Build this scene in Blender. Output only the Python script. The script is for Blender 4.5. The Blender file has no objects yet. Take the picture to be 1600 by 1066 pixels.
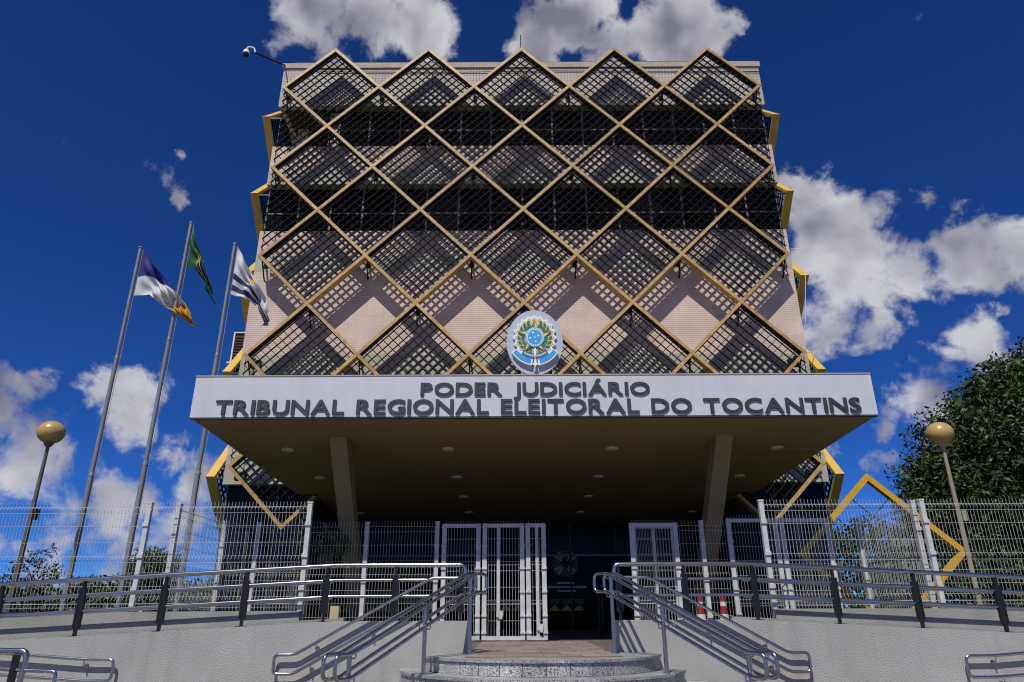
import bpy, math, random
import numpy as np
from mathutils import Vector, Matrix

random.seed(7)
rng = np.random.default_rng(11)
S = bpy.context.scene
COL = S.collection
R = math.radians
EZ = 1.40            # eye height above the plaza
C = 0.38             # x of the building's axis
LAND = EZ - 0.52     # terrace / landing level

# ------------------------------------------------------------------ camera
PITCH = 21.4
cam_d = bpy.data.cameras.new('camera')
cam_d.sensor_width = 36.0
cam_d.lens = 36.0 * 1080 / 1600
cam_d.clip_start = 0.05
cam_d.clip_end = 6000
cam = bpy.data.objects.new('camera', cam_d)
COL.objects.link(cam)
cam.matrix_world = (Matrix.Translation((0, 0, EZ)) @ Matrix.Rotation(R(90 + PITCH), 4, 'X')
                    @ Matrix.Rotation(R(-0.25), 4, 'Z'))
S.camera = cam

# ------------------------------------------------------------------ sky and sun
SUN_EL, SUN_AZ = 56.5, 18.0
tosun = Vector((-math.sin(R(SUN_AZ)) * math.cos(R(SUN_EL)),
                -math.cos(R(SUN_AZ)) * math.cos(R(SUN_EL)), math.sin(R(SUN_EL))))
world = bpy.data.worlds.new('World')
S.world = world
world.use_nodes = True
SKY_STRENGTH = 0.05


def build_world():
    nt = world.node_tree
    N, L = nt.nodes, nt.links
    N.clear()

    def new(t, **k):
        n = N.new(t)
        for a, b in k.items():
            setattr(n, a, b)
        return n

    def math_(op, a, b=None, clamp=False):
        n = new('ShaderNodeMath', operation=op, use_clamp=clamp)
        for i, v in enumerate((a, b)):
            if v is None:
                continue
            if isinstance(v, (int, float)):
                n.inputs[i].default_value = v
            else:
                L.new(v, n.inputs[i])
        return n.outputs[0]

    sky = new('ShaderNodeTexSky', sky_type='NISHITA', sun_disc=False)
    sky.sun_elevation = R(SUN_EL)
    sky.sun_rotation = R(180 + SUN_AZ)
    sky.altitude = 300
    sky.air_density = 0.6
    sky.dust_density = 0.0
    sky.ozone_density = 6.0
    # deep polarised blue: one even grade of the whole sky
    tint = new('ShaderNodeMix', data_type='RGBA', blend_type='MULTIPLY')
    tint.inputs[0].default_value = 1.0
    L.new(sky.outputs[0], tint.inputs[6])
    tint.inputs[7].default_value = (0.33, 0.90, 1.85, 1)
    tc = new('ShaderNodeTexCoord')
    d = tc.outputs['Generated']

    def pix(px, py):      # photograph direction -> world direction
        v = Vector(((px - 800) / 1080, (533 - py) / 1080, -1))
        return (cam.matrix_world.to_3x3() @ v).normalized()
    blobs = []
    for px, py, r, w in [
        (520, 50, 120, 1.0), (600, 30, 120, 1.05), (650, 60, 70, .9), (470, 60, 70, .62),
        (850, 60, 95, 1.2), (900, 30, 110, 1.2), (1040, 60, 120, 1.2), (1100, 70, 90, 1.1), (960, 80, 100, 1.0),
        (262, 285, 58, .70), (230, 268, 40, .68), (282, 315, 42, .70), (295, 262, 28, .68),
        (1235, 285, 75, .95), (1285, 360, 125, 1.0), (1335, 430, 130, 1.05), (1290, 490, 115, .9),
        (1385, 350, 85, .82), (1425, 415, 95, .82), (1510, 400, 85, .80), (1590, 395, 75, .85), (1380, 520, 80, .68),
        (1470, 330, 60, .6), (1575, 485, 45, .72),
        (1540, 565, 85, .8), (1460, 610, 90, .82), (1400, 650, 60, .7), (1320, 700, 50, .68), (1385, 740, 60, .82),
        (15, 600, 75, .95), (-40, 610, 120, 1.0), (200, 615, 90, .95), (150, 590, 70, .7), (230, 640, 60, .7),
        (290, 695, 80, .8), (330, 740, 90, .72), (40, 740, 130, .78), (195, 775, 110, .9), (110, 800, 130, .66),
        (20, 690, 90, .66), (270, 810, 120, .66), (60, 880, 130, .66), (200, 890, 130, .66), (-100, 760, 200, .9),
        (1600, 720, 150, .8), (1700, 600, 160, 1.0), (1750, 420, 140, .9)]:
        blobs.append((pix(px, py), r / 1080 * 0.86, w))
    rr = random.Random(5)
    for i in range(26):     # the same broken cumulus goes on round the rest of the sky
        az = R(75 + 210 * i / 26 + rr.uniform(-4, 4))
        el = R(rr.choice([6, 9, 14, 20, 28, 40]) + rr.uniform(-3, 3))
        v = Vector((math.sin(az) * math.cos(el), math.cos(az) * math.cos(el), math.sin(el)))
        blobs.append((v, rr.uniform(.08, .2), rr.uniform(.75, 1.1)))
    # warp the directions so that no cloud keeps a round outline
    wn = new('ShaderNodeTexNoise')
    wn.inputs['Scale'].default_value = 7
    wn.inputs['Detail'].default_value = 6
    wn.inputs['Roughness'].default_value = .62
    L.new(d, wn.inputs['Vector'])
    ws = new('ShaderNodeVectorMath', operation='SUBTRACT')
    L.new(wn.outputs['Color'], ws.inputs[0])
    ws.inputs[1].default_value = (.5, .5, .5)
    wm = new('ShaderNodeVectorMath', operation='MULTIPLY_ADD')
    L.new(ws.outputs[0], wm.inputs[0])
    wm.inputs[1].default_value = (.17, .17, .17)
    L.new(d, wm.inputs[2])
    acc = None
    for v, r, w in blobs:
        n = new('ShaderNodeVectorMath', operation='DISTANCE')
        L.new(wm.outputs[0], n.inputs[0])
        n.inputs[1].default_value = v
        m = new('ShaderNodeMapRange', interpolation_type='SMOOTHSTEP')
        m.inputs['From Min'].default_value = r * 1.15
        m.inputs['From Max'].default_value = r * .1
        m.inputs['To Min'].default_value = 0
        m.inputs['To Max'].default_value = w
        L.new(n.outputs['Value'], m.inputs['Value'])
        acc = m.outputs[0] if acc is None else math_('MAXIMUM', acc, m.outputs[0])

    def fbm(offset, scale, detail=7, rough=.60):
        a = new('ShaderNodeVectorMath', operation='ADD')
        L.new(d, a.inputs[0])
        a.inputs[1].default_value = offset
        n = new('ShaderNodeTexNoise')
        n.inputs['Scale'].default_value = scale
        n.inputs['Detail'].default_value = detail
        n.inputs['Roughness'].default_value = rough
        n.inputs['Distortion'].default_value = .35
        L.new(a.outputs[0], n.inputs['Vector'])
        return n.outputs['Fac']
    n1 = fbm((0, 0, 0), 12, 10, .60)
    l1 = fbm((0, 0, 0), 9, 2.5, .5)
    l2 = fbm((.01, .0, .045), 9, 2.5, .5)
    dens = math_('ADD', acc, math_('MULTIPLY', math_('SUBTRACT', n1, .5), 2.2))
    alpha = new('ShaderNodeMapRange', interpolation_type='SMOOTHSTEP')
    alpha.inputs['From Min'].default_value = .42
    alpha.inputs['From Max'].default_value = .90
    alpha.inputs['To Max'].default_value = .96
    L.new(dens, alpha.inputs['Value'])
    thick = new('ShaderNodeMapRange', interpolation_type='SMOOTHSTEP')
    thick.inputs['From Min'].default_value = .55
    thick.inputs['From Max'].default_value = 1.25
    thick.inputs['To Max'].default_value = .42
    L.new(dens, thick.inputs['Value'])
    sh = math_('ADD', math_('MULTIPLY', math_('SUBTRACT', l1, l2), 2.8), .74)
    sh = math_('SUBTRACT', sh, thick.outputs[0])
    shade = math_('ADD', sh, math_('MULTIPLY', math_('SUBTRACT', n1, .5), .9), clamp=True)
    ccol = new('ShaderNodeMix', data_type='RGBA')
    L.new(shade, ccol.inputs[0])
    k = 1 / SKY_STRENGTH
    ccol.inputs[6].default_value = (.20 * k, .20 * k, .26 * k, 1)
    ccol.inputs[7].default_value = (.60 * k, .60 * k, .64 * k, 1)
    mix = new('ShaderNodeMix', data_type='RGBA')
    L.new(alpha.outputs[0], mix.inputs[0])
    L.new(tint.outputs[2], mix.inputs[6])
    L.new(ccol.outputs[2], mix.inputs[7])
    world.cycles.sampling_method = 'MANUAL'
    world.cycles.sample_map_resolution = 512
    bg = new('ShaderNodeBackground')
    bg.inputs['Strength'].default_value = SKY_STRENGTH
    L.new(mix.outputs[2], bg.inputs['Color'])
    out = new('ShaderNodeOutputWorld')
    L.new(bg.outputs[0], out.inputs['Surface'])


build_world()
sun_d = bpy.data.lights.new('sun', 'SUN')
sun_d.energy = 4.2
sun_d.angle = R(0.53)
sun_d.color = (1.0, .955, .88)
sun = bpy.data.objects.new('sun', sun_d)
sun.rotation_euler = (-tosun).to_track_quat('-Z', 'Y').to_euler()
sun.location = (0, -20, 40)
COL.objects.link(sun)

S.view_settings.view_transform = 'Standard'
S.view_settings.look = 'None'
S.view_settings.exposure = 0.0
S.view_settings.gamma = 1.0
S.view_settings.use_curve_mapping = False
S.cycles.use_denoising = True
S.cycles.max_bounces = 6
S.cycles.filter_width = 1.1


# ------------------------------------------------------------------ helpers
class MB:
    def __init__(self):
        self.v, self.f, self.m = [], [], []

    def add(self, vs, fs, mi=0):
        o = len(self.v)
        self.v += [tuple(p) for p in vs]
        self.f += [tuple(i + o for i in f) for f in fs]
        self.m += [mi] * len(fs)
        return self

    def box(self, x0, x1, y0, y1, z0, z1, mi=0):
        vs = [(x, y, z) for z in (z0, z1) for y in (y0, y1) for x in (x0, x1)]
        return self.add(vs, [(0, 2, 3, 1), (4, 5, 7, 6), (0, 1, 5, 4), (2, 6, 7, 3), (0, 4, 6, 2), (1, 3, 7, 5)], mi)

    def bar(self, a, b, w, d, dirn=(0, 1, 0), mi=0, ext=0.0):
        """box from a to b; d is its size along dirn, w across"""
        a, b = Vector(a), Vector(b)
        t = (b - a).normalized()
        a, b = a - t * ext, b + t * ext
        n = Vector(dirn)
        n = (n - t * n.dot(t)).normalized()
        s = t.cross(n)
        vs = []
        for p in (a, b):
            for i, j in ((-1, -1), (1, -1), (1, 1), (-1, 1)):
                vs.append(p + s * (i * w / 2) + n * (j * d / 2))
        return self.add(vs, [(3, 2, 1, 0), (4, 5, 6, 7), (0, 1, 5, 4), (1, 2, 6, 5), (2, 3, 7, 6), (3, 0, 4, 7)], mi)

    def tube(self, pts, r, seg=10, closed=False, mi=0, caps=True):
        pts = [Vector(p) for p in pts]
        n = len(pts)
        rs = r if isinstance(r, (list, tuple)) else [r] * n
        t0 = (pts[1] - pts[0]).normalized()
        up = Vector((0, 0, 1)) if abs(t0.z) < .9 else Vector((1, 0, 0))
        u = (up - t0 * up.dot(t0)).normalized()
        vs = []
        for i, p in enumerate(pts):
            if closed:
                t = (pts[(i + 1) % n] - pts[i - 1]).normalized()
            else:
                t = (pts[min(i + 1, n - 1)] - pts[max(i - 1, 0)]).normalized()
            u = (u - t * u.dot(t)).normalized()
            w = t.cross(u)
            for k in range(seg):
                a = 2 * math.pi * (k + .5) / seg
                vs.append(p + (u * math.cos(a) + w * math.sin(a)) * rs[i])
        fs = []
        for i in range(n if closed else n - 1):
            j = (i + 1) % n
            for k in range(seg):
                l = (k + 1) % seg
                fs.append((i * seg + k, i * seg + l, j * seg + l, j * seg + k))
        if caps and not closed:
            fs.append(tuple(range(seg))[::-1])
            fs.append(tuple((n - 1) * seg + k for k in range(seg)))
        return self.add(vs, fs, mi)

    def lathe(self, prof, cx, cy, seg=24, mi=0):
        vs, fs = [], []
        for r, z in prof:
            for k in range(seg):
                a = 2 * math.pi * k / seg
                vs.append((cx + r * math.cos(a), cy + r * math.sin(a), z))
        for i in range(len(prof) - 1):
            for k in range(seg):
                l = (k + 1) % seg
                fs.append((i * seg + k, i * seg + l, (i + 1) * seg + l, (i + 1) * seg + k))
        fs.append(tuple(range(seg))[::-1])
        fs.append(tuple((len(prof) - 1) * seg + k for k in range(seg)))
        return self.add(vs, fs, mi)

    def prism_y(self, poly, y0, y1, mi=0):
        """outline of (x, z) points, extruded from y0 to y1 (y0 nearer the street)"""
        n = len(poly)
        vs = [(x, y0, z) for x, z in poly] + [(x, y1, z) for x, z in poly]
        fs = [tuple(range(n)), tuple(range(2 * n - 1, n - 1, -1))]
        fs += [(i, (i + 1) % n + 0, (i + 1) % n + n, i + n)[::-1] for i in range(n)]
        return self.add(vs, fs, mi)

    def build(self, name, mat, parent=None, smooth=False, fix=False):
        me = bpy.data.meshes.new(name)
        me.from_pydata(self.v, [], self.f)
        for m in (mat if isinstance(mat, (list, tuple)) else [mat]):
            me.materials.append(m)
        if any(self.m):
            me.polygons.foreach_set('material_index', self.m)
        if fix:
            import bmesh
            bm = bmesh.new()
            bm.from_mesh(me)
            bmesh.ops.recalc_face_normals(bm, faces=bm.faces)
            bm.to_mesh(me)
            bm.free()
        if smooth:
            me.polygons.foreach_set('use_smooth', [True] * len(me.polygons))
            try:
                me.set_sharp_from_angle(angle=R(40))
            except Exception:
                pass
        o = bpy.data.objects.new(name, me)
        COL.objects.link(o)
        if parent is not None:
            link_parent(o, parent)
        return o


def link_parent(o, p):
    o.parent = p
    o.matrix_parent_inverse = p_world(p).inverted()


def p_world(p):
    m = p.matrix_basis.copy()
    q = p
    while q.parent is not None:
        m = q.parent.matrix_basis @ q.matrix_parent_inverse @ m if False else m
        m = q.parent_inv_world @ m if False else m
        m = p_world(q.parent) @ q.matrix_parent_inverse @ q.matrix_basis
        break
    return m


def tag(o, label=None, cat=None, group=None, kind=None):
    if label: o['label'] = label
    if cat: o['category'] = cat
    if group: o['group'] = group
    if kind: o['kind'] = kind
    return o


def thing(name, label, cat, loc, group=None):
    o = bpy.data.objects.new(name, None)
    o.location = loc
    o.empty_display_size = .3
    COL.objects.link(o)
    return tag(o, label, cat, group)


def copy_mesh(o, parent, loc):
    c = o.copy()
    COL.objects.link(c)
    c.parent = parent
    c.matrix_parent_inverse = p_world(parent).inverted()
    c.location = loc
    return c


def fillet(pts, r, n=5, closed=False):
    pts = [Vector(p) for p in pts]
    out = []
    N = len(pts)
    for i, p in enumerate(pts):
        if not closed and i in (0, N - 1):
            out.append(p)
            continue
        a, b = pts[i - 1], pts[(i + 1) % N]
        u, v = (a - p), (b - p)
        k = min(r, u.length * .48, v.length * .48)
        p0, p1 = p + u.normalized() * k, p + v.normalized() * k
        for j in range(n + 1):
            t = j / n
            out.append(p0 * (1 - t) ** 2 + p * 2 * t * (1 - t) + p1 * t * t)
    return out


# ------------------------------------------------------------------ materials
def mat(name, col, rough=.6, metal=0.0, var=0.0, vscale=3.0, bump=0.0, bscale=40.0, spec=.5, streak=0.0, dark=None):
    m = bpy.data.materials.new(name)
    m.use_nodes = True
    nt = m.node_tree
    N, L = nt.nodes, nt.links
    b = N['Principled BSDF']
    b.inputs['Base Color'].default_value = (*col, 1)
    b.inputs['Roughness'].default_value = rough
    b.inputs['Metallic'].default_value = metal
    b.inputs['Specular IOR Level'].default_value = spec
    if var or bump or streak:
        tc = N.new('ShaderNodeTexCoord')
    cur = None
    if var:
        n = N.new('ShaderNodeTexNoise')
        n.inputs['Scale'].default_value = vscale
        n.inputs['Detail'].default_value = 8
        n.inputs['Roughness'].default_value = .65
        L.new(tc.outputs['Object'], n.inputs['Vector'])
        r = N.new('ShaderNodeMapRange')
        r.inputs['From Min'].default_value = .3
        r.inputs['From Max'].default_value = .7
        L.new(n.outputs['Fac'], r.inputs['Value'])
        x = N.new('ShaderNodeMix')
        x.data_type = 'RGBA'
        dk = dark or tuple(c * (1 - var) for c in col)
        x.inputs[6].default_value = (*dk, 1)
        x.inputs[7].default_value = (*[min(1, c * (1 + var * .5)) for c in col], 1)
        L.new(r.outputs[0], x.inputs[0])
        cur = x.outputs[2]
    if streak:
        mp = N.new('ShaderNodeMapping')
        mp.inputs['Scale'].default_value = (2.6, 2.6, .22)
        L.new(tc.outputs['Object'], mp.inputs['Vector'])
        n = N.new('ShaderNodeTexNoise')
        n.inputs['Scale'].default_value = 2.2
        n.inputs['Detail'].default_value = 7
        L.new(mp.outputs[0], n.inputs['Vector'])
        r = N.new('ShaderNodeMapRange')
        r.inputs['From Min'].default_value = .52
        r.inputs['From Max'].default_value = .78
        r.inputs['To Max'].default_value = streak
        L.new(n.outputs['Fac'], r.inputs['Value'])
        x = N.new('ShaderNodeMix')
        x.data_type = 'RGBA'
        x.inputs[6].default_value = (*col, 1)
        if cur: L.new(cur, x.inputs[6])
        x.inputs[7].default_value = (*[c * .45 for c in col], 1)
        L.new(r.outputs[0], x.inputs[0])
        cur = x.outputs[2]
    if cur:
        L.new(cur, b.inputs['Base Color'])
    if bump:
        n = N.new('ShaderNodeTexNoise')
        n.inputs['Scale'].default_value = bscale
        n.inputs['Detail'].default_value = 6
        L.new(tc.outputs['Object'], n.inputs['Vector'])
        bp = N.new('ShaderNodeBump')
        bp.inputs['Strength'].default_value = bump
        bp.inputs['Distance'].default_value = .02
        L.new(n.outputs['Fac'], bp.inputs['Height'])
        L.new(bp.outputs[0], b.inputs['Normal'])
    return m


def brick_mat(name, c1, c2, mortar, bw, bh, ms, off=.5):
    m = mat(name, c1, .75)
    nt = m.node_tree
    N, L = nt.nodes, nt.links
    b = N['Principled BSDF']
    tc = N.new('ShaderNodeTexCoord')
    sp = N.new('ShaderNodeSeparateXYZ')
    L.new(tc.outputs['Object'], sp.inputs[0])
    ad = N.new('ShaderNodeMath')
    ad.operation = 'ADD'
    L.new(sp.outputs[0], ad.inputs[0])
    L.new(sp.outputs[1], ad.inputs[1])
    cb = N.new('ShaderNodeCombineXYZ')
    L.new(ad.outputs[0], cb.inputs[0])
    L.new(sp.outputs[2], cb.inputs[1])
    br = N.new('ShaderNodeTexBrick')
    br.offset = off
    br.inputs['Color1'].default_value = (*c1, 1)
    br.inputs['Color2'].default_value = (*c2, 1)
    br.inputs['Mortar'].default_value = (*mortar, 1)
    br.inputs['Scale'].default_value = 1
    br.inputs['Mortar Size'].default_value = ms
    br.inputs['Mortar Smooth'].default_value = .3
    br.inputs['Brick Width'].default_value = bw
    br.inputs['Row Height'].default_value = bh
    L.new(cb.outputs[0], br.inputs['Vector'])
    n = N.new('ShaderNodeTexNoise')
    n.inputs['Scale'].default_value = 1.1
    n.inputs['Detail'].default_value = 8
    L.new(tc.outputs['Object'], n.inputs['Vector'])
    r = N.new('ShaderNodeMapRange')
    r.inputs['From Min'].default_value = .3
    r.inputs['From Max'].default_value = .7
    r.inputs['To Min'].default_value = .82
    r.inputs['To Max'].default_value = 1.08
    L.new(n.outputs['Fac'], r.inputs['Value'])
    x = N.new('ShaderNodeMix')
    x.data_type = 'RGBA'
    x.blend_type = 'MULTIPLY'
    x.inputs[0].default_value = 1
    L.new(br.outputs['Color'], x.inputs[6])
    L.new(r.outputs[0], x.inputs[7])
    L.new(x.outputs[2], b.inputs['Base Color'])
    bp = N.new('ShaderNodeBump')
    bp.inputs['Strength'].default_value = .5
    bp.inputs['Distance'].default_value = .01
    bp.invert = True
    L.new(br.outputs['Fac'], bp.inputs['Height'])
    L.new(bp.outputs[0], b.inputs['Normal'])
    return m


M = dict(
    brick=brick_mat('pink_brick', (.66, .525, .45), (.62, .49, .42), (.52, .41, .355), .55, .068, .008),
    tile=brick_mat('facade_tile', (.55, .50, .46), (.48, .44, .41), (.22, .20, .19), .115, .115, .010, 0),
    concrete=mat('painted_concrete', (.42, .41, .33), .8, var=.18, vscale=1.2, streak=.35, bump=.1),
    coping=mat('coping', (.42, .36, .30), .8, var=.2),
    dark_trim=mat('dark_trim', (.04, .038, .036), .6),
    gold=mat('faded_gold_paint', (.52, .335, .11), .5, var=.38, vscale=7, streak=.45),
    gold_side=mat('gold_paint', (.66, .42, .07), .45, var=.15, vscale=3),
    iron=mat('black_iron', (.008, .008, .008), .75, spec=.2),
    glass=mat('dark_tinted_glass', (.003, .003, .004), .12, spec=.05),
    mull=mat('window_aluminium', (.20, .19, .185), .6, var=.6, vscale=7),
    navy=mat('navy_glass', (.004, .006, .012), .14, spec=.10),
    fascia=mat('white_fascia_paint', (.55, .56, .61), .55, var=.06, vscale=1.5, streak=.13),
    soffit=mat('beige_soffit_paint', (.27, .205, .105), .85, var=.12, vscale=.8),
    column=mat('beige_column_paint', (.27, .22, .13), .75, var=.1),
    lamp_white=mat('lamp_diffuser', (.55, .54, .50), .4),
    letter=mat('graphite_letters', (.036, .035, .043), .55, var=.10),
    plaster=mat('white_textured_plaster', (.375, .366, .35), .92, var=.12, vscale=1.6, bump=.55, bscale=60, streak=.34),
    plaster2=mat('grey_ramp_plaster', (.30, .30, .285), .92, var=.16, vscale=1.6, bump=.4, bscale=40, streak=.2),
    ramp=mat('ramp_concrete', (.33, .33, .32), .9, var=.2, bump=.3),
    paving=mat('plaza_paving', (.18, .155, .125), .85, var=.25, vscale=.6, bump=.3, bscale=20),
    terrace=mat('terrace_floor', (.12, .105, .095), .7, var=.25, vscale=1.0),
    slab=mat('pinkish_paver', (.27, .215, .19), .7, var=.3, vscale=3.5, bump=.2),
    lawn=mat('lawn', (.035, .055, .015), .9, var=.5, vscale=.7),
    steel=mat('polished_steel', (.42, .42, .43), .24, 1.0),
    post=mat('dark_steel_post', (.022, .022, .024), .3, .4),
    white_wire=mat('white_coated_wire', (.50, .50, .49), .45),
    white_post=mat('white_post_paint', (.56, .56, .56), .5, var=.22, vscale=6),
    pole=mat('flagpole_grey', (.27, .28, .29), .4, .3, var=.2, vscale=4),
    lamp_pole=mat('lamp_pole_paint', (.15, .125, .09), .5, .2, var=.3),
    lamp_pole2=mat('lamp_pole_beige', (.33, .285, .20), .5, .1, var=.2),
    globe=mat('amber_globe', (.45, .31, .10), .32, var=.12, vscale=5),
    yellow=mat('yellow_paint', (.58, .33, .010), .45, var=.1),
    sign_grey=mat('grey_letter', (.16, .16, .16), .5),
    bark=mat('bark', (.10, .075, .05), .9, var=.4, bump=.6),
    rubber=mat('black_rubber', (.02, .02, .02), .8),
    cone_red=mat('cone_red', (.28, .016, .022), .5, var=.1),
    cone_white=mat('cone_white', (.55, .53, .47), .5),
    louvre=mat('brown_louvre', (.045, .022, .018), .6),
    white_trim=mat('white_trim', (.7, .7, .7), .5),
    beige_box=mat('beige_box', (.50, .42, .25), .6),
    cam_white=mat('camera_white', (.75, .75, .76), .35),
    teal=mat('teal_lamp_housing', (.02, .06, .055), .5),
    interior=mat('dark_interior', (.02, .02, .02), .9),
    pot=mat('pot', (.06, .04, .03), .8),
    hair_blue=mat('rope', (.3, .3, .3), .8),
)


def granite_mat():
    m = mat('granite_tile', (.42, .42, .42), .45)
    nt = m.node_tree
    N, L = nt.nodes, nt.links
    tc = N.new('ShaderNodeTexCoord')
    v = N.new('ShaderNodeTexNoise')
    v.inputs['Scale'].default_value = 75
    v.inputs['Detail'].default_value = 3
    L.new(tc.outputs['Object'], v.inputs['Vector'])
    r = N.new('ShaderNodeValToRGB')
    r.color_ramp.elements[0].position = .38
    r.color_ramp.elements[0].color = (.09, .09, .095, 1)
    r.color_ramp.elements[1].position = .56
    r.color_ramp.elements[1].color = (.56, .56, .555, 1)
    L.new(v.outputs['Fac'], r.inputs[0])
    n = N.new('ShaderNodeTexNoise')
    n.inputs['Scale'].default_value = 2.3
    n.inputs['Detail'].default_value = 8
    L.new(tc.outputs['Object'], n.inputs['Vector'])
    x = N.new('ShaderNodeMix')
    x.data_type = 'RGBA'
    x.blend_type = 'MULTIPLY'
    x.inputs[0].default_value = .8
    L.new(r.outputs[0], x.inputs[6])
    L.new(n.outputs['Fac'], x.inputs[7])
    g = N.new('ShaderNodeMix')
    g.data_type = 'RGBA'
    g.blend_type = 'MULTIPLY'
    g.inputs[0].default_value = 1
    g.inputs[7].default_value = (1.5, 1.5, 1.5, 1)
    L.new(x.outputs[2], g.inputs[6])
    L.new(g.outputs[2], N['Principled BSDF'].inputs['Base Color'])
    return m


def leaf_mat(name, c1, c2, rough=.45, spec=.4):
    m = mat(name, c1, rough, spec=spec)
    nt = m.node_tree
    N, L = nt.nodes, nt.links
    g = N.new('ShaderNodeNewGeometry')
    x = N.new('ShaderNodeMix')
    x.data_type = 'RGBA'
    x.inputs[6].default_value = (*c1, 1)
    x.inputs[7].default_value = (*c2, 1)
    L.new(g.outputs['Random Per Island'], x.inputs[0])
    L.new(x.outputs[2], N['Principled BSDF'].inputs['Base Color'])
    return m


def vary(m, lo, hi):
    """each piece weathers a little differently"""
    nt = m.node_tree
    N, L = nt.nodes, nt.links
    b = N['Principled BSDF']
    oi = N.new('ShaderNodeObjectInfo')
    r = N.new('ShaderNodeMapRange')
    r.inputs['To Min'].default_value = lo
    r.inputs['To Max'].default_value = hi
    L.new(oi.outputs['Random'], r.inputs['Value'])
    x = N.new('ShaderNodeMix')
    x.data_type = 'RGBA'
    x.blend_type = 'MULTIPLY'
    x.inputs[0].default_value = 1
    x.inputs[6].default_value = b.inputs['Base Color'].default_value
    if b.inputs['Base Color'].is_linked:
        L.new(b.inputs['Base Color'].links[0].from_socket, x.inputs[6])
    L.new(r.outputs[0], x.inputs[7])
    L.new(x.outputs[2], b.inputs['Base Color'])


vary(M['gold'], .80, 1.10)
vary(M['glass'], .5, 3.5)
vary(M['mull'], .7, 1.5)
vary(M['slab'], .75, 1.1)
M['granite'] = granite_mat()
vary(M['granite'], .78, 1.05)
M['leaf_dark'] = leaf_mat('glossy_dark_leaf', (.012, .026, .007), (.058, .092, .022), .5, .25)
M['leaf_mid'] = leaf_mat('green_leaf', (.020, .035, .010), (.065, .095, .025), .55)
M['leaf_red'] = leaf_mat('reddish_leaf', (.05, .02, .012), (.07, .07, .02), .55)


def e(z):
    return z + EZ


# ------------------------------------------------------------------ ground, terrace, ramps
o = MB().add([(-2500, -2500, 0), (2500, -2500, 0), (2500, 2500, 0), (-2500, 2500, 0)], [(0, 1, 2, 3)]).build('ground', M['paving'])
tag(o, kind='structure')
o = MB().box(C - 6.0, C + 6.4, 10.46, 40, .02, LAND).build('terrace_floor', M['terrace'])
tag(o, kind='structure')
for s, n in ((-1, 'lawn'), (1, 'lawn')):
    a, b = sorted((C + s * 6.42 if s > 0 else C - 6.02, C + s * 90))
    zt = e(-.06) if s < 0 else e(-.5)
    o = MB().box(a, b, 11.78 if s < 0 else 11.95, 140, .02, zt).build(n, M['lawn'])
    tag(o, kind='structure')

WALL_Y = 10.30


def wall_top(d):     # height of the ramp wall's top at distance d from the axis
    return e(-.113) - max(0, d - 2.9) * .05


for s in (-1, 1):
    side = 'left' if s < 0 else 'right'
    X = lambda d: C + s * d
    # front wall of the ramp
    poly = [(X(1.0), .0), (X(1.0), wall_top(1)), (X(2.9), wall_top(2.9)), (X(15), wall_top(15)), (X(15), 0)]
    if s > 0: poly = poly[::-1]
    w = MB().prism_y(poly, WALL_Y, WALL_Y + .15).build('ramp_wall', M['plaster'], fix=True)
    tag(w, 'rough white plastered ramp wall %s of the round steps' % side, 'wall', 'plastered walls flanking the steps')
    # ramp floor and its rear wall
    f = MB()
    f.prism_y([(X(2.9), .02), (X(2.9), LAND - .01), (X(15), LAND - .01 - .6), (X(15), .02)], WALL_Y + .152, 11.598)
    o = f.build('ramp', M['ramp'], fix=True)
    tag(o, kind='structure')
    b = MB()
    zt = e(.03)
    b.prism_y([(X(3.72), .02), (X(3.72), zt), (X(15), zt - .02), (X(15), .02)], 11.60, 11.80)
    b2 = b.build('ramp_back_wall', M['plaster2'], fix=True)
    tag(b2, 'low grey plastered wall under the wire fence on the %s side of the steps' % side, 'wall', 'low walls behind the ramps')
    k = MB()
    k.prism_y([(X(3.0), LAND - .0), (X(3.0), wall_top(3.0) - .02 + .06), (X(15), wall_top(15) + .04), (X(15), LAND - .6)], 11.50, 11.597)
    k.build('kerb', M['plaster2'], b2, fix=True)
    # lower ramp flight in front of the wall
    lr = MB()
    lr.prism_y([(X(5.6), 0.004), (X(5.6), .01), (X(15), .62), (X(15), .004)], 8.75, WALL_Y - .002)
    o = lr.build('ramp', M['ramp'], fix=True)
    tag(o, kind='structure')


# ------------------------------------------------------------------ round steps
def ring(r0, r1, z0, z1, a0=180, a1=360, seg=48, cx=C, cy=10.29):
    vs, fs = [], []
    for i in range(seg + 1):
        a = R(a0 + (a1 - a0) * i / seg)
        c_, s_ = math.cos(a), math.sin(a)
        for r, z in ((r0, z0), (r1, z0), (r1, z1), (r0, z1)):
            vs.append((cx + r * c_, cy + r * s_, z))
    for i in range(seg):
        for k in range(4):
            l = (k + 1) % 4
            fs.append((i * 4 + k, i * 4 + l, (i + 1) * 4 + l, (i + 1) * 4 + k))
    fs += [(0, 1, 2, 3), tuple(seg * 4 + k for k in (3, 2, 1, 0))]
    return vs, fs


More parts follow.
